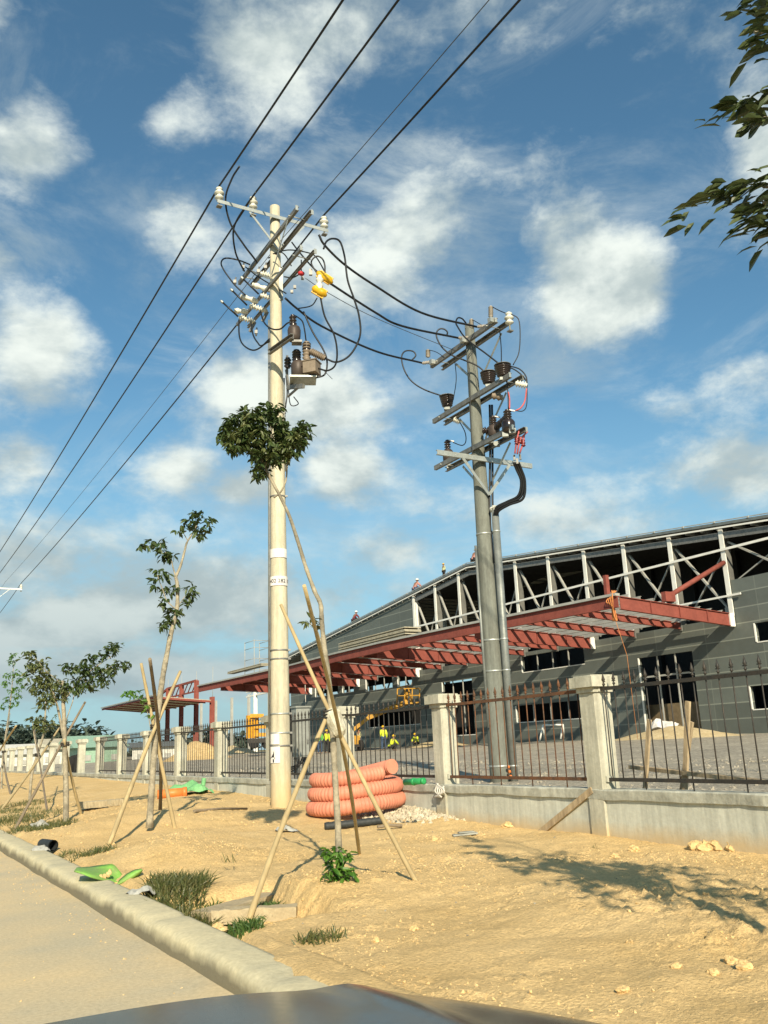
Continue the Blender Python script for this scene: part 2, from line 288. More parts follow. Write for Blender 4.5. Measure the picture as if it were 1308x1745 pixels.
# ------------------------------------------------------------------ mesh helpers
COL = sc.collection
def tag(o, label=None, cat=None, group=None, kind=None):
    if label: o['label'] = label
    if cat: o['category'] = cat
    if group: o['group'] = group
    if kind: o['kind'] = kind
    return o
def thing(name, loc, label, cat, group=None):
    o = bpy.data.objects.new(name, None); o.empty_display_size = .2; COL.objects.link(o); o.location = Vector(loc)
    return tag(o, label, cat, group)
def wloc(o):
    v = Vector((0,0,0))
    while o: v += o.location; o = o.parent
    return v
class MB:
    def __init__(s): s.v, s.f, s.sm = [], [], []
    def add(s, vs, fs, smooth=False):
        b = len(s.v); s.v += [Vector(p) for p in vs]
        for f in fs: s.f.append([b+i for i in f]); s.sm.append(smooth)
        return s
    def frame(s, c, ax, ay, az, sx, sy, sz):          # box in a frame
        c = Vector(c); vs = []
        for k in (-.5, .5):
            for j in (-.5, .5):
                for i in (-.5, .5): vs.append(c+ax*(i*sx)+ay*(j*sy)+az*(k*sz))
        return s.add(vs, [(0,2,3,1),(4,5,7,6),(0,1,5,4),(2,6,7,3),(0,4,6,2),(1,3,7,5)])
    def box(s, x0, x1, y0, y1, z0, z1):
        return s.frame(((x0+x1)/2,(y0+y1)/2,(z0+z1)/2), Vector((1,0,0)), Vector((0,1,0)), Vector((0,0,1)), x1-x0, y1-y0, z1-z0)
    def bar(s, p0, p1, w, h=None, up=(0,0,1)):
        p0, p1 = Vector(p0), Vector(p1); d = p1-p0; l = d.length; d.normalize(); up = Vector(up)
        if abs(d.dot(up)) > .98: up = Vector((1,0,0))
        a = d.cross(up).normalized(); b = a.cross(d)
        return s.frame((p0+p1)/2, d, a, b, l, w, h or w)
    def channel(s, p0, p1, w, h, side, t=.012, up=(0,0,1)):   # C section: web + two flanges opening to +side
        p0, p1 = Vector(p0), Vector(p1); d = (p1-p0); l = d.length; d.normalize(); u = Vector(up); a = d.cross(u).normalized()*side; b = u
        c = (p0+p1)/2
        s.frame(c, d, a, b, l, t, h)
        s.frame(c+a*(w/2)+b*(h/2-t/2-.001), d, a, b, l-.004, w, t); s.frame(c+a*(w/2)-b*(h/2-t/2-.001), d, a, b, l-.004, w, t)
        return s
    def ibeam(s, p0, p1, w, h, t=.03):
        p0, p1 = Vector(p0), Vector(p1); d = p1-p0; l = d.length; d.normalize(); a = d.cross(Vector((0,0,1)) if abs(d.z) < .95 else Vector((0,1,0))).normalized(); b = a.cross(d); c = (p0+p1)/2
        s.frame(c, d, a, b, l, t, h-2*t); s.frame(c+b*(h/2-t/2), d, a, b, l, w, t); s.frame(c-b*(h/2-t/2), d, a, b, l, w, t); return s
    def tube(s, pts, r, seg=8, cap=True, smooth=True):
        pts = [Vector(p) for p in pts]; n = len(pts); rr = r if isinstance(r, (list, tuple)) else [r]*n
        vs, fs = [], []; prev = None
        for i, p in enumerate(pts):
            t = (pts[min(i+1,n-1)]-pts[max(i-1,0)]).normalized()
            if prev is None:
                a = t.cross(Vector((0,0,1)) if abs(t.z) < .9 else Vector((1,0,0))).normalized()
            else: a = (prev-t*prev.dot(t)).normalized()
            prev = a; b = t.cross(a)
            for k in range(seg):
                q = 2*math.pi*k/seg; vs.append(p+(a*math.cos(q)+b*math.sin(q))*rr[i])
        for i in range(n-1):
            for k in range(seg):
                k2 = (k+1) % seg; fs.append((i*seg+k, i*seg+k2, (i+1)*seg+k2, (i+1)*seg+k))
        s.add(vs, fs, smooth)
        if cap:
            b0 = len(s.v)-n*seg
            s.f.append(list(range(b0+seg-1, b0-1, -1))); s.sm.append(False); s.f.append(list(range(b0+(n-1)*seg, b0+n*seg))); s.sm.append(False)
        return s
    def lathe(s, base, axis, prof, seg=12):           # prof: (distance along axis, radius)
        base, axis = Vector(base), Vector(axis).normalized()
        return s._rev(base, axis, prof, seg)
    def _rev(s, base, axis, prof, seg):
        a = axis.cross(Vector((0,0,1)) if abs(axis.z) < .9 else Vector((1,0,0))).normalized(); b = axis.cross(a); vs, fs = [], []
        for (h, r) in prof:
            for k in range(seg):
                q = 2*math.pi*k/seg; vs.append(base+axis*h+(a*math.cos(q)+b*math.sin(q))*max(r, .0005))
        n = len(prof)
        for i in range(n-1):
            for k in range(seg):
                k2 = (k+1) % seg; fs.append((i*seg+k, i*seg+k2, (i+1)*seg+k2, (i+1)*seg+k))
        s.add(vs, fs, True); b0 = len(s.v)-n*seg
        s.f.append(list(range(b0+seg-1, b0-1, -1))); s.sm.append(False); s.f.append(list(range(b0+(n-1)*seg, b0+n*seg))); s.sm.append(False)
        return s
    def prism(s, poly, d):                            # planar polygon swept by vector d
        n = len(poly); poly = [Vector(p) for p in poly]; d = Vector(d)
        fs = [list(range(n-1, -1, -1)), list(range(n, 2*n))]+[(i, (i+1) % n, n+(i+1) % n, n+i) for i in range(n)]
        return s.add(poly+[p+d for p in poly], fs)
    def build(s, name, mat, parent=None, mods=()):
        off = wloc(parent) if parent else Vector((0,0,0))
        me = bpy.data.meshes.new(name); me.from_pydata([tuple(p-off) for p in s.v], [], s.f); me.update()
        me.polygons.foreach_set('use_smooth', s.sm)
        me.materials.append(MT[mat] if isinstance(mat, str) else mat)
        o = bpy.data.objects.new(name, me); COL.objects.link(o)
        if parent: o.parent = parent
        return o
def solo(mb, name, mat, base, label, cat, group=None):   # a thing that is one mesh, origin at its base
    base = Vector(base); mb2 = MB(); mb2.v = [p-base for p in mb.v]; mb2.f, mb2.sm = mb.f, mb.sm
    o = mb2.build(name, mat); o.location = base; return tag(o, label, cat, group)
def spline(pts, n=8):                                  # Catmull-Rom through points
    P = [Vector(p) for p in pts]; P = [P[0]*2-P[1]]+P+[P[-1]*2-P[-2]]; o = []
    for i in range(1, len(P)-2):
        for k in range(n):
            t = k/n; a, b, c, d = P[i-1], P[i], P[i+1], P[i+2]
            o.append(.5*((2*b)+(c-a)*t+(2*a-5*b+4*c-d)*t*t+(3*b-a-3*c+d)*t**3))
    o.append(P[-2]); return o
def fb(x, y, s, oct=4): return noise.fractal(Vector((x*s, y*s, 3.7)), .9, 2., oct)
def sst(t): t = max(0., min(1., t)); return t*t*(3-2*t)
def blob(mb, c, r, amp=.35, seg=10, rings=7, sq=(1,1,1), seed=0.):
    c = Vector(c); vs, fs = [], []
    for i in range(rings+1):
        th = math.pi*i/rings
        for k in range(seg):
            q = 2*math.pi*k/seg; d = Vector((math.sin(th)*math.cos(q), math.sin(th)*math.sin(q), math.cos(th)))
            rr = r*(1+amp*noise.noise(d*1.7+Vector((seed, seed*2.3, 1))))
            vs.append(c+Vector((d.x*sq[0], d.y*sq[1], d.z*sq[2]))*rr)
    for i in range(rings):
        for k in range(seg):
            k2 = (k+1) % seg; fs.append((i*seg+k, (i+1)*seg+k, (i+1)*seg+k2, i*seg+k2))
    mb.add(vs, fs, amp < .25)

# ------------------------------------------------------------------ ground
WX = 8.34                                              # road-side face of the fence wall
def zwall(Y):
    P = [(-9,.18),(9,.18),(13,.24),(24,.44),(42,.62),(70,.7),(400,.7)]
    for (a, za), (b, zb) in zip(P, P[1:]):
        if Y <= b: return za+(zb-za)*max(0, Y-a)/(b-a)
    return .7
MOUNDS = [(4.5,16.6,1.9,.30),(4.0,8.2,1.1,.10),(5.6,7.0,1.6,.06),(7.6,9.0,1.0,.04),(3.5,12.2,1.0,.12),(5.0,5.0,1.6,.07),(3.3,.35,1.5,.05),(4.3,22,2.0,.12),(3.35,11.2,.9,.22),(4.1,13.0,1.1,.16),(6.6,15.6,1.0,.10),(5.5,19.5,1.4,.16)]
def zg0(X, Y):
    u = (X-2.55)/(WX-2.55); z = .13+(zwall(Y)-.13)*sst(u*.9+.05 if u > 0 else 0)
    for (mx_, my, r, h) in MOUNDS: z += h*math.exp(-((X-mx_)**2+(Y-my)**2)/(r*r)*1.4)
    e = sst((X-2.55)/.5)*sst((WX+.05-X)/.4+.25)
    z += e*(.045*fb(X, Y, .55)+.018*fb(X+9, Y, 1.7))
    # drain pit next to the kerb
    z -= .20*sst((X-2.5)/.12)*sst((3.75+.12*fb(X,Y,2)-X)/.22)*sst((Y-7.0)/.35)*sst((9.1-Y)/.4)
    return z
def zg(X, Y):
    z = zg0(X, Y); e = sst((X-2.55)/.3)
    if X < 2.62:                                       # earth spilt over the back of the kerb
        sp_ = sst((7.2-Y)/1.6)*.9+.55*fb(X*.5, Y, .8)+.1; z -= .07*sst((2.62-X)/.12)*(1-sst(sp_))
        z += .055*sst(sp_)*sst((X-2.24)/.16)+.012*fb(X, Y, 4)-.05*sst((2.36-X)/.12)
    rough = .5+.5*sst(fb(X+31, Y-7, .45)*1.6+.45)
    dug = sst((X-3.9)/1.2)*sst((6.9-Y)/1.6)+.7*math.exp(-((X-3.8)**2+(Y-8.2)**2)/.9)+.55*math.exp(-((X-4.4)**2+(Y-16.4)**2)/3)+.35*sst(fb(X+11,Y+5,.5)*2-.1)
    cl = max(0., noise.noise(Vector((X*6.5, Y*6.5, 1.3))))
    if Y > 30: return z
    rdg = 1-abs(noise.noise(Vector((X*4.6, Y*3.6, 8.1)))*1.6); c2 = max(0., noise.noise(Vector((X*13, Y*13, 4.3))))
    if Y < 26:
        q3 = Vector((X+.10*noise.noise(Vector((X*5,Y*5,0))), Y+.10*noise.noise(Vector((X*5,Y*5,7))), 0))
        d1 = noise.voronoi(q3*7.5)[0]; d2 = noise.voronoi(q3*17+Vector((3,1,0)))[0]
        z += e*dug*(.17*max(0, .42-d1[0])*(.5+1.3*noise.noise(q3*2.3+Vector((0,0,4))))+.035*(.4-d2[0]))
    wet = sst(fb(X-5, Y+3, .7)*1.5+.3)
    return z+e*(rough*(.010*fb(X, Y, 5, 4)+.040*cl*cl+.030*c2*c2*2)+wet*.004*(rdg-.5))
def gnd(px, py):
    P = at(px, py, Z=.25)
    for _ in range(12): P = at(px, py, Z=zg0(P.x, P.y))
    return P
def grid(name, xs, ys, zf, mat, label=None):
    mb = MB(); nx, ny = len(xs), len(ys)
    mb.add([(x, y, zf(x, y)) for y in ys for x in xs], [(j*nx+i, j*nx+i+1, (j+1)*nx+i+1, (j+1)*nx+i) for j in range(ny-1) for i in range(nx-1)], True)
    return tag(mb.build(name, mat), kind='structure')
def rng(a, b, s): n = max(1, round((b-a)/s)); return [a+(b-a)*i/n for i in range(n+1)]
grid('dirt_verge', rng(2.22, WX+.03, .036), rng(-6, 2, .25)[:-1]+rng(2, 9.5, .032)[:-1]+rng(9.5, 14, .05)[:-1]+rng(14, 26, .11)[:-1]+rng(26, 120, .5), zg, 'dirt')
grid('road', rng(-9, 2.16, .35), rng(-8, 26, .35)[:-1]+rng(26, 400, 8), lambda x, y: .0+.008*fb(x, y, .5)+.02*sst((x-1.75)/.4)*(.5+fb(x,y,1.1)), 'road_dust')
def kerb():
    prof = [(2.08,-.1),(2.088,.02),(2.10,.115),(2.112,.142),(2.14,.160),(2.175,.167),(2.20,.169),(2.38,.169),(2.42,.160),(2.46,.0)]
    ys = rng(-8, 30, .12)[:-1]+rng(30, 400, 4); mb = MB(); n = len(prof)
    def pt(i, y):
        x, z = prof[i]; j = abs(((y+.7) % 2.4)-1.2) < .03 and 2 < i < 9
        k = .005*fb(x*3, y, .9)+.0014*fb(x*3, y, 9)
        return (x+k*.7, y, z+(k if 0 < i < 9 else 0)-(.02 if j else 0))
    mb.add([pt(i, y) for y in ys for i in range(n)], [(j*n+i, (j+1)*n+i, (j+1)*n+i+1, j*n+i+1) for j in range(len(ys)-1) for i in range(n-1)], True)
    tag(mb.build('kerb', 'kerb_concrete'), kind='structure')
kerb()
def zy(X, Y):
    b = .46+.76*min(1, max(0, (X-8.6)/31)); 
    return b+.05*fb(X, Y, .18)+.03*fb(X, Y, .9)*sst((X-8.6)/1)
grid('gravel_yard', rng(8.5, 41.5, .42), rng(-12, 60, .5)[:-1]+rng(60, 170, 1.6), zy, 'gravel')
mb = MB(); mb.add([(-4000,-3000,-.15),(4000,-3000,-.15),(4000,5000,-.15),(-4000,5000,-.15)], [(0,1,2,3)]); tag(mb.build('terrain', 'field'), kind='structure')

# ------------------------------------------------------------------ roadside fence
PX = 8.46                                              # pillar centre line
PY = [5.45+3.71*k for k in range(18)]                  # 5.45, 9.16, 12.87 ...
fence = thing('boundary_fence', (PX, 9.16, .18), 'long unfinished compound fence of concrete pillars and iron railings on a grey plastered low wall', 'fence')
mb = MB()
ys = rng(-8, 90, .7)
for a, b in zip(ys, ys[1:]): mb.add([(WX,a,zwall(a)-.45),(WX,b,zwall(b)-.45),(WX,b,.66),(WX,a,.66),(WX+.16,a,zwall(a)-.45),(WX+.16,b,zwall(b)-.45),(WX+.16,b,.66),(WX+.16,a,.66)],
    [(0,3,2,1),(4,5,6,7)])
plinth = mb.build('plinth_wall', 'wall_plaster', fence)
mb = MB()
ys = rng(-8, 90, .16)
def cpt(y, x, z, e): return (x+e*.010*fb(y, x*9, 3), y, z+e*.014*fb(y, x*5, 2.3))
prof = [(8.305,.655,1),(8.30,.765,1),(8.315,.78,.4),(8.60,.78,.4),(8.61,.655,0)]
mb.add([cpt(y, *p) for y in ys for p in prof], [(j*5+i, (j+1)*5+i, (j+1)*5+(i+1) % 5, j*5+(i+1) % 5) for j in range(len(ys)-1) for i in range(5)])
mb.build('coping', 'coping', plinth)
for i, y in enumerate(PY):
    h = .15
    def pill(mb, hx, z0, z1, ch=.012, jit=.0):
        vs = []
        for z in (z0, z1):
            vs += [(PX-hx,y-hx+ch,z),(PX-hx+ch,y-hx,z),(PX+hx-ch,y-hx,z),(PX+hx,y-hx+ch,z),(PX+hx,y+hx-ch,z),(PX+hx-ch,y+hx,z),(PX-hx+ch,y+hx,z),(PX-hx,y+hx-ch,z)]
        mb.add(vs, [tuple(range(7,-1,-1)), tuple(range(8,16))]+[(k,(k+1)%8,8+(k+1)%8,8+k) for k in range(8)])
    mb = MB(); pill(mb, h, zwall(y)-.45, 2.005); p = mb.build('pillar', 'pillar', fence)
    mb = MB(); pill(mb, .175, 2.008, 2.075, .01); pill(mb, .235, 2.078, 2.215, .015); pill(mb, .20, 2.217, 2.235, .03); mb.build('cap', 'pillar', p)
    if i < 10:
        for z in (.90, 2.05): mb = MB(); mb.frame((PX-.05, y, z), Vector((1,0,0)), Vector((0,1,0)), Vector((0,0,1)), .09, 2*h+.07, .07); mb.build('rail_socket', 'coping', p)
    if i < 9:                                          # railing panel up to the next pillar
        y0, y1 = y+h+.02, PY[i+1]-h-.02; mb = MB(); zt, zb = 2.045, .895
        for z in (zt, zb): mb.frame((PX-.05,(y0+y1)/2,z), Vector((1,0,0)), Vector((0,1,0)), Vector((0,0,1)), .035, y1-y0+.02, .045)
        n = 18; rr = random.Random(i)
        for k in range(n):
            yy = y0+(y1-y0)*(k+.6)/n; lo = zb-.02 if k % 4 != 2 else .775
            jx = rr.uniform(-.006,.006)
            mb.tube([(PX-.05,yy,lo),(PX-.05+jx,yy+jx,1.5),(PX-.05,yy,2.10)], .0085, 6)
            mb.lathe((PX-.05,yy,2.085), (0,0,1), [(0,.012),(.015,.022),(.03,.012),(.05,.010),(.075,.026),(.10,.018),(.16,.002)], 5)
            mb.frame((PX-.05,yy,2.135), Vector((1,0,0)), Vector((0,1,0)), Vector((0,0,1)), .010, .062, .012)
        o = mb.build('railing_panel', 'rail_rust' if i == 1 else 'rail_dark', fence)
        if i == 1: o['label'] = 'rusty brown railing panel with spear tips'
mb = MB()
for k in range(14): mb.tube([(PX-.04, PY[10]+.2+k*.25, .8+.02*(k%3)), (PX-.03+.03*math.sin(k), PY[10]+.2+k*.25, 1.3), (PX-.04, PY[10]+.25+k*.25, 1.62-.02*k)], .012, 4)
vs = []; n = 16
for j in range(n+1):
    for k in range(4): vs.append((PX-.02+.05*math.sin(j*.9+k), PY[10]+.16+j*(3.71-.3)/n, .8+k*.28-.012*j))
mb.add(vs, [(j*4+k, (j+1)*4+k, (j+1)*4+k+1, j*4+k+1) for j in range(n) for k in range(3)], True)
solo(mb, 'shade_net', 'net_black', (PX, PY[10]+1.8, .78), 'black shade net strung between two far fence pillars that have no railing', 'net')
# timber and offcuts about the fence
a, b = gnd(920, 1415), at(1010, 1346, X=WX-.02); b.x = WX-.03; mb = MB(); mb.bar(a+Vector((0,0,-.03)), b, .085, .03, up=(1,0,0))
solo(mb, 'wooden_plank', 'wood_old', a, 'weathered plank leaning on the roadside face of the low wall', 'plank')
def post(pix0, pix1, X, wd, label, name='wooden_post'):
    a, b = at(*pix0, X=X), at(*pix1, X=X); a.z = zy(X, a.y)-.08; mb = MB(); mb.bar(a, b, wd, .035, up=(1,0,0))
    return solo(mb, name, 'wood_old', a, label, 'post')
post((1160,1345),(1172,1195), 9.3, .07, 'tallest rough timber stake leaning right behind the nearest railing')
post((1152,1352),(1178,1230), 9.42, .06, 'rough timber stake standing close against the tallest leaning stake', )
post((1092,1345),(1106,1226), 9.3, .06, 'pale short timber stake standing alone behind the nearest railing')
mb = MB(); mb.bar(at(1075,1307,X=9.6), at(1308,1333,X=8.9), .09, .05); solo(mb, 'timber_batten', 'wood_old', at(1190,1320,X=9.3)-Vector((0,0,.05)), 'long grey batten held level by the timber stakes behind the nearest railing', 'batten')
mb = MB()
for k in range(5):
    mb.tube(spline([at(748,1335,X=8.27)+Vector((-.02,.02*k,0)), at(741+4*k,1348,X=8.22), at(752-3*k,1358,X=8.23), at(744+3*k,1352,X=8.26), at(756,1340+3*k,X=8.27)], 5), .013, 6)
solo(mb, 'rope_knot', 'rope_white', at(750,1357,X=8.25), 'tangle of white rope tied to the railing beside the third nearest pillar', 'rope')
# grey cabinet on the yard side
cb = thing('electrical_cabinet', (9.6, 20.6, .45), 'tall plain grey metal cabinet standing behind the railing next to the cream pole', 'cabinet')
yc = 20.0; xa, xb = at(505,1250,Y=yc).x, at(528,1250,Y=yc).x; ye = at(496.5,1250,X=xa).y
cz0, cz1 = at(515,1290,Y=yc).z, at(515,1206,Y=yc).z
mb = MB(); mb.box(xa, xb, yc, ye, cz0, cz1); mb.build('body', 'cabinet', cb)
mb = MB(); mb.box(xa+.03, xb-.03, yc-.025, yc-.003, cz0+.03, cz1-.03); d = mb.build('door', 'cabinet', cb)
mb = MB(); mb.box(xb-.10, xb-.06, yc-.05, yc-.028, cz0+.3, cz0+.4); mb.build('handle', 'galv_dark', d)
mb = MB(); mb.box(xa-.03, xb+.03, yc-.04, ye+.03, cz1+.003, cz1+.04); mb.build('roof', 'cabinet', cb)
for yy in (yc+.06, ye-.06):
    for xx in (xa+.06, xb-.06): mb = MB(); mb.box(xx-.03, xx+.03, yy-.03, yy+.03, .35, cz0-.003); mb.build('leg', 'galv_dark', cb)
for k in range(3):
    mb = MB(); mb.tube(spline([(xa+.1+.1*k, yc+.1, cz0+.02), (xa+.05*k, yc-.02, cz0-.15), (xa-.15, yc+.1, cz0-.22-.05*k), (xa-.35, yc+.25, cz0-.12), (xa-.45, yc+.4, cz0-.3)], 5), .018, 6); mb.build('cable_tail', 'cable_black', cb)

# ------------------------------------------------------------------ factory building
BX = 40.0
RIDGE_Y, RIDGE_Z, SL = 56.0, 14.74, .0985
def zr(y): return RIDGE_Z-SL*abs(y-RIDGE_Y)
fac = thing('factory_building', (BX, 56, 1.2), 'large grey-clad factory with a low gable roof and an open steel-framed upper front, under construction', 'building')
def opn(xl, xr, yt, yb):
    a, b, c = at(xl, yt, X=BX), at(xr, yt, X=BX), at(xl, yb, X=BX); return (b.y, a.y, c.z, a.z)
OPEN = [(35.1,39.2,1.15,5.85), (27.0,30.75,5.85,6.82), (27.0,31.6,2.45,3.62)]
OPEN += [opn(888,995,1119,1146), opn(879,999,1203,1231), opn(753,804,1163,1254), opn(677,701,1150,1170), opn(623,668,1158,1178),
         opn(583,602,1164,1181), opn(537,576,1171,1188), opn(626,716,1218,1240)]
UP0, UP1, UPZ = 32.0, 64.5, 7.35                        # big open band of the front
WEND = 91.0
def facade():
    ysx = sorted({20., UP0, UP1, WEND, 88.2, RIDGE_Y}|{v for o in OPEN for v in o[:2]})
    zsx = sorted({1.0, UPZ, 9.3}|{v for o in OPEN for v in o[2:]})
    mb = MB(); T = .22
    def hole(y, z):
        if UP0 < y < UP1 and z > UPZ: return True
        if y < UP0 and z > 9.3: return True
        if y > 88.2 and z > 9.0: return True
        return any(o[0] < y < o[1] and o[2] < z < o[3] for o in OPEN)
    for a, b in zip(ysx, ysx[1:]):
        for c, d in zip(zsx, zsx[1:]+[None]):
            top = d is None
            z1a, z1b = (zr(a)-.05, zr(b)-.05) if top else (d, d)
            ym, zm = (a+b)/2, (c+.5 if top else (c+d)/2)
            if hole(ym, zm): continue
            mb.add([(BX,a,c),(BX,b,c),(BX,b,z1b),(BX,a,z1a),(BX+T,a,c),(BX+T,b,c),(BX+T,b,z1b),(BX+T,a,z1a)], [(0,3,2,1),(4,5,6,7)])
    # reveals of the openings
    for (y0,y1,z0,z1) in OPEN+[(UP0,UP1,UPZ,UPZ)]:
        e = .002
        mb.add([(BX+e,y0,z0),(BX+T-e,y0,z0),(BX+T-e,y1,z0),(BX+e,y1,z0),(BX+e,y0,z1),(BX+T-e,y0,z1),(BX+T-e,y1,z1),(BX+e,y1,z1)], [(0,1,2,3),(4,7,6,5),(0,4,5,1),(3,2,6,7)] if z1 > z0 else [(0,1,2,3)])
    return mb.build('wall', 'clad', fac)
wallo = facade()
for (y0,y1,z0,z1) in OPEN:                               # pale jamb flashings and dark window frames set in the openings
    mb = MB(); mb.box(BX-.025, BX+.06, y1-.004, y1+.07, z0, z1); mb.box(BX-.02, BX+.05, y0, y1, z0-.06, z0-.004)
    f = mb.build('window' if z1-z0 < 2 else 'door', 'white_steel', fac)
    n = max(1, int((y1-y0)/1.9))
    for k in range(n): yy = y0+(y1-y0)*(k+1)/(n+1); mb = MB(); mb.box(BX+.08, BX+.14, yy-.04, yy+.04, z0+.003, z1-.003); mb.build('mullion', 'grey_steel', f)
    if z1-z0 > 2: mb = MB(); mb.box(BX+.145, BX+.18, y0+.02, y1-.02, z1-1.2, z1-1.1); mb.build('transom', 'grey_steel', f)
mb = MB()
mb.add([(BX+.9,34,1.2),(BX+.9,40.5,1.2),(BX+.9,40.5,3.1),(BX+.9,34,3.1),(BX+1,34,1.2),(BX+1,40.5,1.2),(BX+1,40.5,3.1),(BX+1,34,3.1)], [(0,3,2,1),(4,5,6,7),(3,7,6,2)])
mb.build('hoarding', 'board_brown', fac)
# roof: two low slopes with purlins below
mb = MB(); XR = 84.0
for (ya, yb) in ((18, RIDGE_Y), (RIDGE_Y, 96)):
    x0, x1 = BX-.25, XR
    za, zb = zr(ya), zr(yb)
    mb.add([(x0,ya,za),(x0,yb,zb),(x1,yb,zb),(x1,ya,za),(x0,ya,za+.16),(x0,yb,zb+.16),(x1,yb,zb+.16),(x1,ya,za+.16)], [(0,1,2,3),(4,7,6,5),(0,4,5,1),(3,2,6,7)])
roof = mb.build('roof', 'roof_sheet', fac)
mb = MB()
for k in range(70):
    yy = 19+k*1.1; 
    if yy < 95: mb.box(BX-.1, XR-1, yy-.04, yy+.04, zr(yy)-.24, zr(yy)-.04)
mb.build('purlin', 'grey_steel', roof)
mb = MB()
for (ya, yb) in ((18, RIDGE_Y-.03), (RIDGE_Y+.03, 95)): mb.bar((BX-.27, ya, zr(ya)-.14), (BX-.27, yb, zr(yb)-.14), .06, .09)
mb.build('verge_trim', 'white_steel', roof)
mb = MB()
for k in range(34):
    yy = 19+k*2.2; mb.bar((BX-.26, yy, zr(yy)+.16), (BX-.26, yy, zr(yy)+.26), .12, .05)
for (ya, yb) in ((18, RIDGE_Y), (RIDGE_Y, 95)): mb.bar((BX-.2, ya, zr(ya)+.24), (BX-.2, yb, zr(yb)+.24), .05, .05)
mb.build('edge_clips', 'grey_steel', roof)
mb = MB(); mb.bar((BX-.02, 18, zr(18)-.55), (BX-.02, RIDGE_Y, zr(RIDGE_Y)-.55), .07, .36); mb.bar((BX-.02, RIDGE_Y, zr(RIDGE_Y)-.55), (BX-.02, UP1+.4, zr(UP1+.4)-.55), .07, .36); mb.build('eave_beam', 'galv_dark', fac)
# gable columns, bracing, rails of the open band
CY_ = [20.9, 24.55, 28.2, 32.0, 35.68, 39.38, 42.95, 46.55, 50.2, 53.9, 57.5, 61.0, 64.45]
for y in CY_:
    zb = UPZ if y >= 31.9 else 9.25
    mb = MB(); zt = zr(y)-.17
    mb.box(BX-.12, BX-.06, y-.14, y+.14, zb+.02, zt); gc = mb.build('gable_column', 'white_steel', fac)
    mb = MB(); mb.box(BX+.02, BX+.5, y-.02, y+.02, zb+.02, zt); mb.build('column_web', 'web_shaded', gc)
for a, b in zip(CY_, CY_[1:]):
    mb = MB(); zb = UPZ+.25 if a >= 31.9 else 9.3; za, zb2 = zr(a)-.7, zr(b)-.9
    mb.bar((BX+.3, b-.1, zb2), (BX+.3, a+.25, zb), .16, .10); mb.bar((BX+.42, a+.2, za-.5), (BX+.42, b-.25, zb), .09, .07)
    mb.frame((BX+.3, a+.45, zb+.15), Vector((1,0,0)), Vector((0,1,0)), Vector((0,0,1)), .05, .5, .4)
    mb.build('brace', 'grey_steel', fac)
mb = MB(); mb.box(BX-.20, BX-.13, 18, UP1+.2, 10.95, 11.08); mb.build('girt', 'white_steel', fac)
mb = MB(); mb.box(BX-.20, BX-.13, 31.2, 36.2, 8.42, 8.52); mb.build('girt', 'white_steel', fac)
mb = MB(); mb.box(BX-.02, BX+.18, UP1-.3, UP1-.05, 7.4, zr(UP1)-.3); mb.build('corner_post', 'white_steel', fac)
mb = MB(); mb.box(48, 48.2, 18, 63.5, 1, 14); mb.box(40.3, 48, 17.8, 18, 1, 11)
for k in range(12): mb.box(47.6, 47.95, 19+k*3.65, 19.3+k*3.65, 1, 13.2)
mb.build('dark_screen_wall', 'interior_shade', fac)  # added dark screen behind the front so the openings read black
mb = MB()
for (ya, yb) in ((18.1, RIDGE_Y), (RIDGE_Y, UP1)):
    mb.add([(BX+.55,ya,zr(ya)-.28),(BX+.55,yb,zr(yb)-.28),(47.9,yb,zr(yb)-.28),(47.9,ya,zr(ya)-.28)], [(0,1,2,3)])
mb.build('dark_ceiling_screen', 'interior_shade', fac)  # added dark sheet hiding the lit underside of the roof
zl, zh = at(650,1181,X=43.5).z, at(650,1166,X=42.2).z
mb = MB(); mb.box(43.5, 43.7, 57, 100, 1.0, zl); mb.build('low_sky_screen', 'interior_shade', fac)  # added dark screen blocking the sky low in the openings
mb = MB(); mb.box(42.2, 42.4, 56, 90.8, zh, 9.0); mb.build('upper_sky_screen', 'interior_shade', fac)  # added dark strip blocking the sky behind the window tops
mb = MB(); mb.box(40.25, XR, 18, 95, .9, 1.16); mb.build('floor', 'floor_slab', fac)
for yy in (66, 70.5, 75, 80, 85, 90):
    mb = MB(); mb.ibeam((44, yy, 1.16), (44, yy, zr(yy)-.3), .3, .35); mb.bar((44, yy+.1, 4.5), (44, yy+3.6, 8.5), .14, .12); mb.bar((44, yy+3.4, 4.5), (44, yy+.2, 8.5), .12, .1); mb.build('inner_column', 'white_steel', fac)
# frame beyond the end of the cladding
for k, yy in enumerate((91.2, 95, 99.5, 104)):
    mb = MB(); zt = 8.6
    mb.ibeam((BX+1, yy, 1.0), (BX+1, yy, zt), .35, .35); mb.build('end_column', 'white_steel' if k % 2 else 'grey_steel', fac)
mb = MB()
for z in (8.15, 8.75): mb.bar((BX+1,91,z), (BX+1,107,z-.25), .2, .18)
for k in range(9): mb.bar((BX+1, 91.3+k*1.7, 8.75-.03*k), (BX+1, 92.9+k*1.7, 8.15-.03*k) , .08, .08)
mb.build('end_truss', 'white_steel', fac)
mb = MB()                                                # red canopy carried on the front
EDGE = [at(x, y, Z=8.1) for x, y in ((1053,1014),(780,1069),(650,1096.5),(572,1115),(494,1135.5),(420,1152),(338,1170))]
EDGE[0].y = 32.0; EDGE[0].x = 31.7
def ex(y):
    for a, b in zip(EDGE, EDGE[1:]):
        if y <= b.y: t = (y-a.y)/(b.y-a.y); return a.x+(b.x-a.x)*max(0,t)
    return EDGE[-1].x
ZF, ZK = 8.1, 7.48                                       # top of the canopy at its front edge and at the wall
for a, b in zip(EDGE, EDGE[1:]):
    d = Vector((0,0,-.29)); a, b = a.copy(), b.copy(); a.z = b.z = ZF
    mb.ibeam(a+d, b+d, .2, .56, .03)
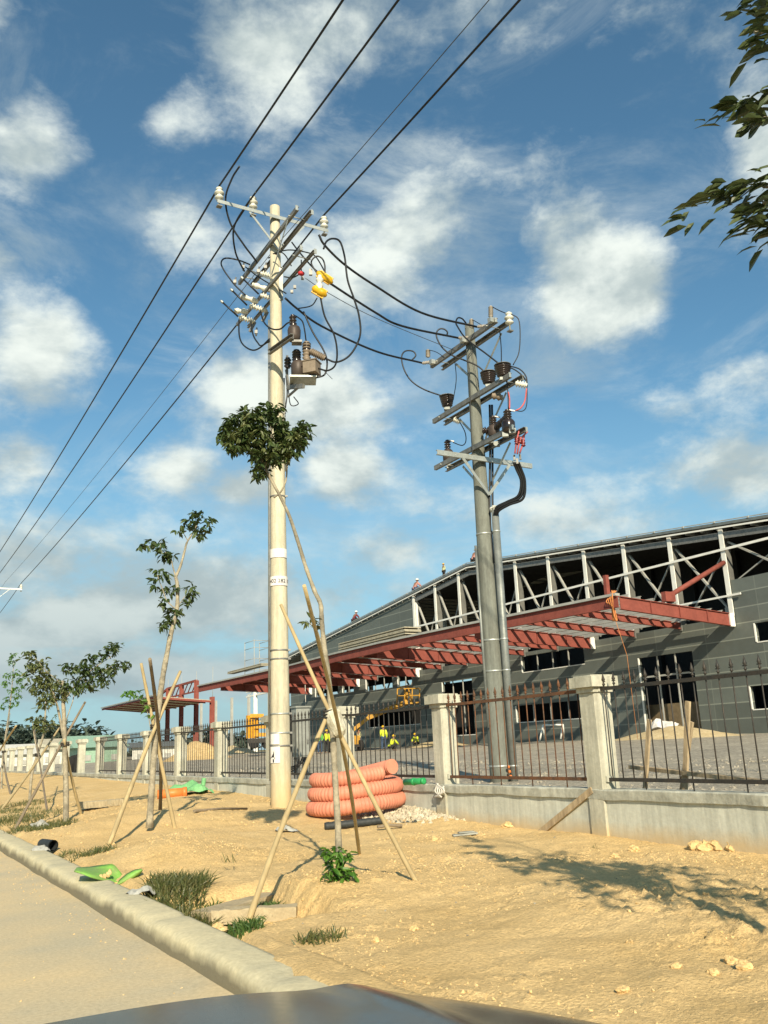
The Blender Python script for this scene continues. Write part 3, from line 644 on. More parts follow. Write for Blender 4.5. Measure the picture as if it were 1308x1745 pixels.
can = mb.build('canopy', 'red_oxide', fac)
mb = MB()
for a, b in zip(EDGE, EDGE[1:]): a, b = a.copy(), b.copy(); a.z = b.z = ZF+.07; mb.bar(a, b, .34, .13)
mb.build('gutter', 'grey_steel', can)
bigs = [32.0, 42.85, 53.5, 64.2, 74.9, 85.5]
def rafter(y, h0, h1):
    mb = MB(); x0 = ex(y)+.12; x1 = BX-.05; z0, z1 = ZF-.04, ZK
    for (ta, tb) in ((0, .045), (None, None)): pass
    web = [(x0,y-.015,z0-.03),(x1,y-.015,z1-.03),(x1,y-.015,z1-h1+.03),(x0,y-.015,z0-h0+.03)]
    mb.prism(web, (0,.03,0))
    for (za, zb) in ((z0,z1),(z0-h0,z1-h1)): mb.bar((x0,y,za),(x1,y,zb),.2,.03)
    n = 4 if h1 > .5 else 1
    for k in range(1, n): t = k/n; x = x0+(x1-x0)*t; mb.box(x-.012, x+.012, y-.09, y-.017, z0+(z1-z0)*t-(h0+(h1-h0)*t)+.02, z0+(z1-z0)*t-.02)
    o = mb.build('rafter', 'red_oxide', can)
    mb = MB(); mb.box(x1-.35, x1-.01, y-.115, y-.03, z1-h1-.02, z1+.03) if h1 > .5 else mb.box(x1-.1, x1-.01, y-.12, y+.12, z1-h1-.1, z1+.05)
    mb.build('end_plate', 'white_steel' if h1 > .5 else 'galv_dark', o)
for y in bigs: rafter(y, .62 if y < 33 else .80, .66)
for a, b in zip(bigs, bigs[1:]):
    for t in (1/3, 2/3): rafter(a+(b-a)*t, .36, .34)
mb = MB()
for k in range(9):
    t = (k+.5)/9
    for a, b in zip(bigs, bigs[1:]):
        xa, xb = ex(a)+.3, ex(b)+.3; x0, x1 = xa+(BX-.4-xa)*t, xb+(BX-.4-xb)*t; z = ZF-.04+(ZK-ZF)*t+.10
        mb.channel((x0,a+.02,z), (x1,b-.02,z), .09, .2, 1, .02)
mb.build('canopy_purlin', 'grey_steel', can)
mb = MB()
for i,(a, b) in enumerate(zip(bigs, bigs[1:])):
    if i in (2, 3, 4): 
        for (t0, t1) in ((.02,.30),(.62,.78)):
            xa = ex((a+b)/2)+.3; mb.prism([(xa+(BX-xa)*t0,a+.3,ZF+.22+(ZK-ZF)*t0),(xa+(BX-xa)*t1,a+.3,ZF+.22+(ZK-ZF)*t1),(xa+(BX-xa)*t1,b-.3,ZF+.22+(ZK-ZF)*t1),(xa+(BX-xa)*t0,b-.3,ZF+.22+(ZK-ZF)*t0)], (0,0,.03))
mb.build('canopy_sheeting', 'roof_sheet', can)
mb = MB(); a, b = at(1150,1014,X=35.3), at(1244,972,X=BX-.2); a.y = b.y = 32.1; mb.tube([(35.3,32,8.25),(39.85,32,10.3)], .13, 10); mb.box(34.9,35.6,31.85,32.15,7.95,8.45); mb.build('canopy_tie', 'red_oxide', can)
mb = MB(); mb.box(32.0,32.22,33.0,33.2,8.1,9.35); mb.build('canopy_stub', 'red_oxide', can)
for yy in (49.3, 78.5):
    mb = MB(); a = Vector((36, yy, ZF-.5)); mb.tube([a, a+Vector((.1,.1,-5.6 if yy < 60 else -5.0))], .025, 6); mb.build('hanging_rope', 'rope_white', can)
mb = MB()
for k in range(4): mb.tube(spline([(31.6+.1*k,32.25,8.4),(31.45,32.1+.15*k,7.9),(31.6,32.3,7.3+.1*k),(31.7,32.2+.1*k,6.9),(31.65,32.4,8.3)], 5), .025, 6)
mb.tube([(31.6,32.3,7.2),(32.1,32.2,5.2),(32.3,32.3,1.2)], .012, 5)
solo(mb, 'hanging_rope', 'rope_orange', (31.6,32.3,6.9), 'bundle of orange rope looped over the near outer corner of the red canopy', 'rope')
# stacks of material up on the canopy
def stack(x0,x1,y0,y1,z,n,mat,name,label):
    mb = MB(); rr = random.Random(n)
    for k in range(n): j = rr.uniform(-.25,.25); mb.box(x0+j*.3, x1+j*.3, y0+j, y1+j*.6, z+k*.085, z+k*.085+.06)
    return solo(mb, name, mat, ((x0+x1)/2,(y0+y1)/2,z), label, 'stack')
stack(30.6,31.9,at(702,1092,X=31.2).y,at(588,1092,X=31.2).y,8.35,8,'sheet_tan','sheet_stack','bundle of long pale ribbed sheets lying on the canopy edge before the grey gable')
stack(30.5,31.2,at(450,1143,X=30.8).y,at(392,1143,X=30.8).y,8.8,3,'sheet_tan','plank_stack','thin stack of long planks on the red canopy just left of the cream pole')
mb = MB()
for y in (84, 86.6):
    for x in (33, 34.6): mb.tube([(x,y,8.1),(x,y,12.2)], .04, 5)
for z in (9.2, 10.3, 11.4, 12.1):
    mb.tube([(33,84,z),(33,86.6,z)], .03, 5); mb.tube([(34.6,84,z),(34.6,86.6,z)], .03, 5); mb.tube([(33,84,z),(34.6,84,z)], .03, 5)
solo(mb, 'scaffold_tower', 'grey_steel', (33.8,85.3,8.1), 'small tubular scaffold standing on the canopy just left of the cream pole', 'scaffold')
# second canopy on red columns, farther along the same front
gate = thing('red_steel_frame', (BX, 128, 1.2), 'bare red steel frame with a low flat canopy at the far end of the site', 'steel frame')
for y in (117.2, 124, 131, 138):
    mb = MB(); zt = 11.3 if y > 118 else (8.6 if y > 110 else 9.3); mb.ibeam((BX, y, 1.0), (BX, y, zt), .5, .7, .06); mb.build('column', 'red_oxide', gate)
    mb = MB(); mb.ibeam((BX+6, y+2, 1.0), (BX+6, y+2, 9), .3, .4, .05); mb.build('rear_column', 'grey_steel', gate)
mb = MB(); mb.bar((BX,124,11.3),(BX,138,11.2),.3,.3); mb.bar((BX,124,9.8),(BX,138,9.8),.2,.2); mb.bar((BX,138,11.2),(BX,152,9),.3,.3)
for k in range(7): mb.bar((BX,124+k*2,11.2),(BX,126+k*2,9.8),.12,.12); mb.bar((BX+2,138+k*2,10.9-k*.3),(BX+2,140+k*2,9),.12,.12)
mb.build('truss', 'red_oxide', gate)
mb = MB()
mb.prism([(32.5,118,8.72),(BX,117.2,8.05),(BX,148.4,8.05),(32.5,148.4,8.72)], (0,0,.12)); mb.build('canopy_deck', 'sheet_tan', gate)
mb = MB(); mb.bar((32.4,118,8.66),(32.4,148.4,8.66),.14,.22); mb.bar((32.5,117.9,8.62),(BX,117.1,7.95),.14,.26)
for k in range(7): mb.bar((32.6,120+k*4.5,8.62),(BX,120+k*4.5,7.96),.14,.14)
mb.build('canopy_beam', 'red_oxide', gate)
mb = MB(); mb.bar((32.3,117.9,8.92),(32.3,148.4,8.92),.3,.16); mb.build('gutter', 'grey_steel', gate)
mb = MB()
for y in (117,124,131,138): mb.tube([(BX,y,8),(BX,y,12.6)], .035, 5)
mb.build('starter_bar', 'grey_steel', gate)

# ------------------------------------------------------------------ poles, cross-arms, gear
def plane(P):
    n = Vector((P[0], P[1], 0)); d0 = n.length; n.normalize()
    def f(px, py, off=0.): r = ray(px, py); return CAM+r*((d0-off)/r.dot(n))
    return f
GEAR = 'pole'
def jumper(pl, pts, off, r, parent, name='jumper_cable', mat='cable_black'):
    offs = off if isinstance(off, (list, tuple)) else (off, off); n = len(pts)
    P = [pl(x, y, offs[0]+(offs[1]-offs[0])*i/(n-1)) for i, (x, y) in enumerate(pts)]
    mb = MB(); mb.tube(spline(P, 7), r, 7); return mb.build(name, mat, parent)
def sheds(l, r0, r1, n, cap=.03):
    p = [(0, r0*1.1), (cap, r0*1.1)]; st = (l-2*cap)/n
    for k in range(n): z = cap+k*st; p += [(z, r0), (z+st*.35, r1), (z+st*.55, r1*.97), (z+st*.8, r0)]
    return p+[(l-cap, r0*1.1), (l, r0*1.1)]
def insulator(p0, p1, r0, r1, n, parent, mat='porcelain', name='insulator'):
    p0, p1 = Vector(p0), Vector(p1); mb = MB(); mb.lathe(p0, p1-p0, sheds((p1-p0).length, r0, r1*(1.18 if name in ('fuse_insulator', 'arrester') else 1.), n, (p1-p0).length*.06), 12); return mb.build(name, mat, parent)
def pin_insulator(base, parent):
    mb = MB(); mb.lathe(Vector(base)-Vector((0,0,.16)), (0,0,1), [(0,.018),(.16,.018),(.165,.055),(.18,.065),(.20,.105),(.225,.10),(.25,.06),(.30,.06),(.315,.115),(.35,.11),(.375,.06),(.41,.06),(.425,.085),(.455,.08),(.475,.045),(.49,.03)], 14)
    o = mb.build('pin_insulator', 'porcelain', parent)
    mb = MB(); b = Vector(base); mb.box(b.x-.06, b.x+.06, b.y-.06, b.y+.06, b.z-.19, b.z-.161); mb.build('foot', 'galv_dark', o); return o

LX, LY = 7.41, 17.42
pole = thing('utility_pole', (LX, LY, .35), 'tall cream concrete pole on the bare verge, carrying white fuse insulators and the road cables', 'pole', 'concrete power poles')
pl = plane((LX, LY))
def rl(z): return .212-(z-.2)*.0068
mb = MB(); mb.tube([(LX,LY,z) for z in (-.3,.5,2,4,6,8,10,12,14.1)], [rl(max(z,.2)) for z in (-.3,.5,2,4,6,8,10,12,14.1)], 28); mb.build('shaft', 'pole_cream', pole)
toC = Vector((-LX, -LY, 0)).normalized(); rightv = Vector((toC.y*-1, toC.x, 0)) 
if rightv.dot(RT) < 0: rightv = -rightv
def around(a, z, r, c=(LX, LY)):                         # angle measured from the side facing the viewer, to the right
    d = toC*math.cos(a)+rightv*math.sin(a); return Vector((c[0]+d.x*r, c[1]+d.y*r, z))
def band(z, h, parent, r, mat='galv', c=(LX, LY), name='band', lug=True):
    mb = MB(); mb.lathe((c[0], c[1], z-h/2), (0,0,1), [(0,r+.004),(.002,r+.009),(h-.002,r+.009),(h,r+.004)], 28)
    b = mb.build(name, mat, parent)
    if lug: mb = MB(); p = around(1.15, z, r+.035, c); mb.frame(p, rightv, toC, Vector((0,0,1)), .06, .03, h*1.1); mb.build('lug', 'galv_dark', b)
for py_, m in ((843,'galv_dark'),(1107,'galv_dark'),(1122,'galv_dark'),(1216,'galv'),(1249,'galv'),(1271,'galv_dark'),(700,'galv')):
    z = pl(478, py_, .2).z; band(z, .035, pole, rl(z), m)
def plate(z0, z1, a0, a1, text, size, ta, tz, parent, r0=None):
    r = (r0 or rl((z0+z1)/2))+.012; mb = MB(); n = 12; vs = []
    for rr in (r, r+.004):
        for z in (z0, z1):
            for k in range(n+1): vs.append(around(a0+(a1-a0)*k/n, z, rr))
    m = n+1; fs = []
    for k in range(n): fs += [(k,m+k,m+k+1,k+1),(2*m+k,2*m+k+1,3*m+k+1,3*m+k),(k,k+1,2*m+k+1,2*m+k),(m+k,3*m+k,3*m+k+1,m+k+1)]
    fs += [(0,2*m,3*m,m),(n,m+n,3*m+n,2*m+n)]
    mb.add(vs, fs); o = mb.build('number_plate', 'white_plate', parent)
    if text:
        cu = bpy.data.curves.new('text', 'FONT'); cu.body = text; cu.size = size; cu.align_x = 'CENTER'; cu.align_y = 'CENTER'; cu.resolution_u = 3; cu.offset = size*.012
        t = bpy.data.objects.new('text', cu); COL.objects.link(t); dg = bpy.context.evaluated_depsgraph_get()
        me = bpy.data.meshes.new_from_object(t.evaluated_get(dg)); bpy.data.objects.remove(t)
        off = wloc(o)
        for v in me.vertices: v.co = around(ta+v.co.x/(r+.006), tz+v.co.y, r+.0065)-off
        me.materials.clear(); me.materials.append(MT['ink']); me.name = 'digits'
        q = bpy.data.objects.new('digits', me); COL.objects.link(q); q.parent = o
zt = lambda y: pl(476, y, .2).z
plate(zt(949), zt(934), -1.25, 1.2, None, 0, 0, 0, pole)
plate(zt(997), zt(981), -1.2, 1.35, '5402 282 18', .118, .05, zt(989.5), pole)
plate(zt(1300), zt(1272), -1.4, -.05, '4', .30, -.85, zt(1291), pole)
plate(zt(1268), zt(1250), -1.15, -.1, None, 0, 0, 0, pole)
for a, y0, y1, r in ((-1.35, 540, 1242, .024), (-1.2, 560, 1330, .014), (1.25, 640, 800, .02)):
    z0, z1 = zt(y1), zt(y0); mb = MB(); mb.tube([around(a, z, rl(z)+.03) for z in (z0, (z0+z1)/2, z1)], r, 8); mb.build('conduit', 'steel_pipe' if r > .015 else 'galv_dark', pole)
# arm A across the road line with three pin insulators
ZA = 13.72
mb = MB(); mb.frame((7.33, LY-.17, ZA), Vector((1,0,0)), Vector((0,1,0)), Vector((0,0,1)), 2.84, .012, .08); mb.frame((7.33, LY-.13, ZA+.046), Vector((1,0,0)), Vector((0,1,0)), Vector((0,0,1)), 2.84, .08, .010); armA = mb.build('crossarm', 'galv', pole)
for x in (6.7, 8.1): mb = MB(); mb.bar((x, LY-.16, ZA-.05), (LX, LY-.17, ZA-.85), .05, .012, up=(0,1,0)); mb.build('brace', 'galv', pole)
INS = [5.97, 6.80, 8.66]
for x in INS: pin_insulator((x, LY-.13, ZA+.07), pole)
def arm_pair(x, y0, y1, z, parent, gap=.17, w=.06, h=.10):
    for s in (-1, 1):
        mb = MB(); mb.channel((x+s*gap, y0, z), (x+s*gap, y1, z), w, h, -s, .012); o = mb.build('crossarm', 'galv_dark', parent)
        mb = MB(); mb.box(x+s*gap-.03, x+s*gap+.03, y0-.012, y0-.002, z-.06, z+.06); mb.build('end_plate', 'galv', o)
    for y in (y0+.35, y1-.35):
        mb = MB(); mb.tube([(x-gap-.05,y,z),(x+gap+.05,y,z)], .012, 6); mb.build('tie_bolt', 'galv', parent)
arm_pair(LX, 15.75, 19.4, 13.02, pole, .19)
arm_pair(LX, 15.6, 19.6, 11.95, pole, .17, .05, .07)
for s in (-1, 1):
    mb = MB(); mb.bar((LX-.2, LY+s*1.2, 12.98), (LX-.14, LY+s*.1, 12.2), .045, .012, up=(1,0,0)); mb.build('brace', 'galv', pole)
mb = MB(); p = around(.95, 12.2, rl(12)+.02); mb.frame(p+Vector((0,0,-.2)), rightv, toC, Vector((0,0,1)), .09, .05, .85); mb.build('mounting_plate', 'steel_pipe', pole)
# fuse cut-outs
for (a, b, o0) in (((443.4,465.2),(472.4,474.3),-.3), ((443.4,502.6),(474,511.8),-.2), ((425,520.2),(455.6,530.9),-.6), ((406.7,540),(434.2,548.5),-1.0)):
    i = insulator(pl(*b, o0-.03), pl(*a, o0), .035, .068, 6, pole, name='fuse_insulator')
    mb = MB(); mb.bar(pl(*b, o0-.04), pl(b[0]-9, b[1]+17, o0-.1), .07, .05); mb.build('fuse_bracket', 'galv_dark', i)
for (a, b, o0) in (((429.6,485),(460.2,495),-.2), ((409.8,504.9),(440.3,514),-.6), ((399,529.4),(422,530.9),-1.)):
    insulator(pl(*a, o0), pl(*b, o0), .05, .062, 2, pole, name='arrester')
for (a, b, o0) in (((411.3,472.8),(440.3,501),-.1), ((393.7,493.5),(420.5,520.2),-.5), ((376.9,513.3),(405.2,539.3),-.9)):
    mb = MB(); mb.tube([pl(*a, o0), pl(*b, o0)], .022, 8); f = mb.build('fuse_tube', 'cable_black', pole)
    mb = MB(); mb.lathe(pl(*a, o0), pl(*a, o0)-pl(*b, o0), [(-.06,.03),(-.05,.034),(0,.034),(.03,.02)], 8); mb.build('fuse_cap', 'galv', f)
for (x, y, o0) in ((440,462,-.3),(452,455,-.25),(414,455,-1.2),(400,480,-.6),(436,566,-1),(424,460,-1.0),(470,520,-.2)):
    mb = MB(); p = pl(x, y, o0); mb.frame(p, rightv, toC, Vector((0,0,1)), .07, .06, .08); mb.tube([p+Vector((0,0,-.1)), p+Vector((.02,0,.12))], .02, 6); mb.build('clamp', 'galv_dark', pole)
# covers on the tee-off
def cover(c, d, l, r):
    mb = MB(); c = Vector(c); d = Vector(d).normalized()
    mb.lathe(c-d*l/2, d, [(0,r*.35),(.03,r*.75),(l*.2,r),(l*.45,r*.85),(l*.5,r*1.05),(l*.78,r),(l*.9,r*.6),(l,r*.3)], 9); mb.frame(c, d, d.cross(toC).normalized(), toC, l*.8, r*2.35, r*.35)
    return mb.build('cable_cover', 'yellow_cover', pole)
c1 = pl(553,473,1.6); cover(c1, pl(566,481,1.6)-pl(542,465,1.6), .42, .085)
c2 = pl(544,497,1.6); cover(c2, pl(556,503,1.6)-pl(533,489,1.6), .36, .095)
insulator(pl(543,493,1.62), pl(545,470,1.62), .05, .085, 2, pole, name='pin_insulator')
mb = MB(); blob(mb, pl(513,466,.9), .065, .15, 9, 6, (1.3,1,.8)); mb.build('clamp_cover', 'red_plastic', pole)
mb = MB(); mb.frame(pl(529,464,1.5), rightv, toC, Vector((0,0,1)), .07, .06, .14); mb.build('clamp', 'galv_dark', pole)
for (x, y) in ((502,489),(515,474),(497,497)): mb = MB(); mb.frame(pl(x,y,1.), rightv, toC, Vector((0,0,1)), .06, .05, .07); mb.build('clamp', 'galv_dark', pole)
# dark voltage transformer and tan transformer on brackets
mb = MB(); mb.channel(pl(460,601,.35), pl(500,573,1.25), .07, .11, 1, .012); mb.build('bracket_arm', 'galv_dark', pole)
v0 = pl(501,573,1.1); vt = MB()
vt.lathe(v0-Vector((0,0,.12)), (0,0,1), [(0,.09),(.02,.125),(.12,.14),(.26,.145),(.33,.125),(.37,.07)], 16); o = vt.build('voltage_transformer', 'tank_brown', pole)
insulator(v0+Vector((-.02,0,.24)), v0+Vector((-.03,0,.50)), .045, .085, 3, o, 'brown_glaze', 'bushing')
mb = MB(); mb.frame(v0+Vector((.05,-.02,-.15)), rightv, toC, Vector((0,0,1)), .22, .2, .05); mb.build('base', 'galv_dark', o)
mb = MB(); mb.frame(pl(516,648,.75), rightv, toC, Vector((0,0,1)), .58, .5, .03); plat = mb.build('platform', 'galv', pole)
mb = MB(); mb.bar(pl(490,660,.4), pl(517,658,1.0), .07, .09); mb.bar(pl(490,676,.3), pl(514,655,.9), .04, .04); mb.build('bracket_arm', 'galv_dark', pole)
tb = MB(); b0 = pl(508,643,.75); tb.lathe(b0, (0,0,1), [(0,.13),(.02,.155),(.30,.16),(.36,.13),(.38,.06)], 16); tr = tb.build('transformer', 'tank_brown', pole)
mb = MB(); c = pl(531,628,.95); mb.frame(c, (rightv*.9+toC*.43).normalized(), (toC*.9-rightv*.43).normalized(), Vector((0,0,1)), .30, .30, .27); mb.frame(c+Vector((0,0,.145)), (rightv*.9+toC*.43).normalized(), (toC*.9-rightv*.43).normalized(), Vector((0,0,1)), .34, .34, .02); mb.build('terminal_box', 'tank_tan', tr)
insulator(pl(522,614,.85), pl(522,583,.85), .06, .095, 5, tr, 'tank_tan', 'bushing')
insulator(pl(522,598,.85), pl(522,583,.85), .055, .10, 3, tr, 'brown_glaze', 'bushing_cap')
insulator(pl(505,616,.75), pl(505,597,.75), .065, .105, 4, tr, 'brown_glaze', 'bushing')
insulator(pl(528,598,.95), pl(554,611,1.0), .05, .085, 8, tr, 'tank_tan', 'bushing')
insulator(pl(490,627,.5), pl(490,610,.5), .05, .085, 3, pole, 'brown_glaze')
for (a, b) in (((489,640),(489,606)),((493,664),(487,630))): mb = MB(); mb.bar(pl(*a,.35), pl(*b,.35), .04, .04); mb.build('bracket_strap', 'galv_dark', pole)
J = [([(408,283),(394.6,305),(384,339),(392,380),(415,417),(431,438),(438,448)],(1.,-.2),.022),
 ([(436,327),(418,352),(402,378),(397,399),(401,430),(410,451),(416,462)],(.6,-1.),.022),
 ([(426,451),(405,443),(384,440),(376.4,448),(381.6,461),(393,477),(401,487),(418,503)],(-.8,-.5),.019),
 ([(406.7,545),(407.5,572),(414,587.5),(429.6,596.7),(443.4,592),(459,577)],(-.9,.1),.019),
 ([(427,548),(431,570.7),(438.8,584),(445,589),(459,581)],(-.9,.1),.019),
 ([(443.4,530),(449.5,549),(461.7,560),(477,560.7),(489,551),(498,548)],(-.4,1.0),.019),
 ([(502,538),(506,540),(515,548),(519,564.6),(520.6,577),(522,584)],(1.1,.85),.016),
 ([(551,424),(555.7,412),(566,406.6),(579,411.8),(587,438),(592,477),(602.5,508),(611.6,539),(613,573),(597,604),(574,617),(554,611)],(1.9,1.0),.022),
 ([(545,503),(553,539),(568.7,570),(574,599),(571,622),(558,631.4),(541,627.5)],(1.6,1.),.020),
 ([(516.8,531),(532,565),(550.5,596),(557,617),(553,638),(537,644)],(1.0,.9),.020),
 ([(506,526),(530,521),(540,508)],(.8,1.6),.014),([(484,471.6),(498.6,473),(512,466)],(.2,.9),.016),([(513,463),(513,443)],(.9,.9),.014),
 ([(457,440),(475,430),(485.6,435),(496,453)],(0.,.6),.015),([(465,432.6),(491,426),(522,430),(538,438),(556,468)],(.3,1.6),.015),
 ([(540,466),(530,448),(538,437),(548,440),(553,452),(553,470)],(1.6,1.6),.018),([(497,413),(510,430),(530,453),(548,470)],(.8,1.5),.018),
 ([(552,632),(560,640),(566,646)],(.9,1),.006),([(491,664),(495,690),(508,688),(500,676)],(.3,.3),.012),([(487,640),(489,670),(486,695)],(.3,.3),.016),
 ([(418,455),(440,472),(470,490),(487,500)],(-1.,.5),.016)]
for pts, off, r in J: jumper(pl, pts, off, r, pole)

# ------------------------------------------------------------------ second pole inside the compound
RX, RY = 12.5, 16.8
pol2 = thing('utility_pole', (RX, RY, .55), 'shorter grey concrete pole behind the railing, with dark insulators and a steel riser pipe', 'pole', 'concrete power poles')
q = plane((RX, RY)); zb2 = zy(RX, RY)-.4
def rr_(z): return .262-(z-.5)*.0128
mb = MB(); zs = (zb2,1,2.5,4,6,8,10,11.75); mb.tube([(RX,RY,z) for z in zs], [rr_(max(z,.5)) for z in zs], 28); mb.lathe((RX,RY,11.75), (0,0,1), [(0,.118),(.03,.10),(.06,.05),(.065,.005)], 20); mb.build('shaft', 'pole_grey', pol2)
toC = Vector((-RX, -RY, 0)).normalized(); rightv = Vector((-toC.y, toC.x, 0))
if rightv.dot(RT) < 0: rightv = -rightv
for z0, y0, y1 in ((11.25,15.45,18.4),(9.68,15.1,18.45),(8.40,15.15,18.5)): arm_pair(RX, y0, y1, z0, pol2, .20, .07, .12)
mb = MB(); mb.channel((11.08,RY-.30,8.06),(13.92,RY-.30,8.06), .06, .12, -1, .012); mb.build('crossarm', 'galv', pol2)
for x in (11.8, 13.2): mb = MB(); mb.bar((x, RY-.31, 8.0), (RX+.05, RY-.25, 7.18), .075, .012, up=(0,1,0)); mb.build('brace', 'galv', pol2)
for z in (11.2, 9.63, 8.35):
    for s in (-1, 1): mb = MB(); mb.bar((RX+.22, RY+s*1.0, z-.06), (RX+.17, RY+s*.1, z-.95), .06, .012, up=(1,0,0)); mb.build('brace', 'galv', pol2)
for k in range(3):
    y = (15.55, 16.75, 18.2)[k]
    mb = MB(); mb.frame((RX-.27, y, 11.27), Vector((1,0,0)), Vector((0,1,0)), Vector((0,0,1)), .12, .12, .12); mb.build('clamp', 'galv', pol2)
for (a, b, o0, r1, n) in (((836,541),(836,521.5),.9,.052,9),((803,559),(803,543.6),.1,.052,7),((729,609),(729,595.6),-1.2,.056,7)): insulator(q(*a,o0), q(*b,o0), .028, r1, n, pol2, 'polymer_grey', 'arrester')
for (a, b, o0) in (((834,555),(813,557),.6),((798,575.5),(781,576),.2),((740,616),(719,619),-1.2)): insulator(q(*a,o0), q(*b,o0), .03, .055, 7, pol2, 'polymer_grey', 'strain_insulator')
pin_insulator(q(868,553,1.2), pol2)
for (x, y, o0, w_) in ((833,655,.3,1),(857.6,643,1.2,1.02),(762,694,-1.2,.95)):
    b = q(x, y, o0); mb = MB(); P = [(0,.10)]; 
    for k in range(5): P += [(.02+k*.052,.12*w_),(.035+k*.052,(.15+.012*k)*w_),(.055+k*.052,(.148+.012*k)*w_),(.06+k*.052,.125*w_)]
    mb.lathe(b, (0,0,1), P+[(.285,.10),(.30,.04)], 18); o = mb.build('arrester_bank', 'brown_glaze', pol2)
    mb = MB(); mb.lathe(b+Vector((0,0,.305)), (0,0,1), [(0,.20),(.012,.205),(.03,.12),(.05,.03)], 16); mb.build('cover_disc', 'galv_dark', o)
    mb = MB(); mb.frame(b+Vector((0,0,-.05)), rightv, toC, Vector((0,0,1)), .18, .16, .07); mb.build('base', 'steel_pipe', o)
for (a, b, o0) in (((878,653),(898,657),1.3),((773,714),(784,719),-1.),): insulator(q(*a,o0), q(*b,o0), .045, .075, 4, pol2, name='fuse_insulator')
insulator(q(838,674,.8), q(856,678,.8), .06, .09, 2, pol2, 'tank_tan', 'insulator')
for (x, yb, yt, o0, s) in ((867,738,698,1.2,1.),(842,745,709,.4,.92),(764,788,750,-1.4,.9)):
    b = q(x, yb, o0); h = (q(x, yt, o0)-b).length; mb = MB(); mb.lathe(b, (0,0,1), [(0,.12*s),(.03,.155*s),(h*.45,.16*s),(h*.53,.13*s),(h*.56,.06*s)], 14); o = mb.build('voltage_transformer', 'brown_glaze' if s > .95 else 'tank_brown', pol2)
    insulator(b+Vector((0,0,h*.5)), b+Vector((0,0,h)), .05*s, .10*s, 4, o, 'brown_glaze', 'bushing')
    mb = MB(); t = b+Vector((0,0,h)); mb.bar(t, t+rightv*.18+Vector((0,0,-.05)), .04, .03); mb.build('terminal', 'white_plate', o)
insulator(q(845,728,.5), q(864,711,1.), .06, .09, 4, pol2, 'brown_glaze', 'bushing'); insulator(q(836,736,.3), q(822,733,.3), .06, .10, 3, pol2, 'brown_glaze', 'bushing')
for (x, y, o0) in ((873,735,1.3),(861,741,1.2),(834,752,.4),(766,795,-1.4),(846,757,.5)): mb = MB(); mb.frame(q(x,y,o0), rightv, toC, Vector((0,0,1)), .15, .12, .11); mb.build('clamp', 'steel_pipe', pol2)
for k, (x0, y0, x1, y1, x2, y2) in enumerate(((877,773,880,752,885,731),(881,774,886,750,899,735),(885,773,891,755,893,742))):
    mb = MB(); mb.tube(spline([q(x0,y0,1.0), q(x1,y1,1.05), q(x2,y2,1.05)],5), .02, 6); o = mb.build('cable_termination', 'pink_wire', pol2)
    p = q(x1, y1, 1.03); mb = MB(); mb.lathe(p-Vector((0,0,.09)), (0,0,1), [(0,.03),(.03,.06),(.05,.03),(.09,.062),(.11,.03),(.15,.055),(.18,.03)], 9); mb.build('rain_shed', 'dark_red', o)
for (x, y) in ((876,780),(886,779),(881,786)): mb = MB(); mb.frame(q(x,y,.9), rightv, toC, Vector((0,0,1)), .05, .05, .13); mb.build('cable_cleat', 'galv_dark', pol2)
JR = [([(794,551),(787,543),(779.6,542),(776.6,550),(779.6,557),(790,572.7),(805.6,586.5),(827,602),(854,623)],(.2,1.2),.020),
 ([(761,572),(762,566),(756.7,561),(749,560.5),(743.7,566.6),(744.5,577),(753.6,592.6),(769,605),(786,612),(812,623),(829,637)],(.2,.4),.020),
 ([(700,615),(708,606),(703,598.5),(690,598.5),(684,608.6),(688,629),(700.5,649),(723,664),(757,676)],(-1.2,-1.2),.020),
 ([(868,535),(874,537),(883.6,545),(886,571),(883.6,601.7),(874,622)],(1.2,1.2),.013),([(851.5,566),(853.8,594),(854,622)],(.6,1.2),.013),
 ([(866,623),(885,629),(896,641.5),(898,657)],(1.2,1.3),.016),([(864,624),(880,632),(894,645),(898,658)],(1.2,1.3),.016),([(775,617),(777,647.6),(772,682)],(-1.,-1.2),.011),
 ([(783,719),(792,736.5),(793.4,752),(787,759),(772,754)],(-1.,-1.4),.013),([(898,657),(897,690),(890,700.5),(875,699)],(1.3,1.2),.011),([(837,522),(850,529),(867,536)],(.9,1.2),.012),
 ([(729,596),(743,600),(757,609)],(-1.2,-.6),.010),([(803,544),(812,549),(822,555)],(.1,.5),.010),
 ([(800,572),(804,600),(808,625),(815,660)],(.22,.22),.006),([(806,596),(797,610),(800,640),(802,720),(806,800)],(.2,.22),.010),([(862,640),(865,668),(866,697)],(1.2,1.2),.015)]
for pts, off, r in JR: jumper(q, pts, off, r, pol2)
for pts, off, r in (([(866,668),(868,680),(868,697)],(1.25,1.2),.016),([(897,662),(894,683),(887,695),(878,700)],(1.3,1.2),.018)): jumper(q, pts, off, r, pol2, 'red_tail', 'pink_wire')
for k, (dx, dy) in enumerate(((0,0),(-4,-2),(4,3))):
    jumper(q, [(879+dx,788),(884+dx,800),(891+dx*.8,820.5),(887+dx,846.5+dy),(866+dx*.4,857+dy),(849+dx*.6,866+dy),(844+dx*.5,876)], (.9,.35), .032, pol2, 'riser_cable')
for x0, x1 in ((834,833),(838,838)): jumper(q, [(x0,690),(x0+1,758),(x1+1,865),(x1+6,960)], (.05,.1), .028, pol2, 'riser_cable')
def straight(p0, p1, r, name, mat, parent): mb = MB(); mb.tube([p0, p1], r, 14); return mb.build(name, mat, parent)
pt, pb = q(845,872,.28), q(846,872,.28); pb = Vector((pt.x+.10, pt.y, zy(pt.x, pt.y)-.1))
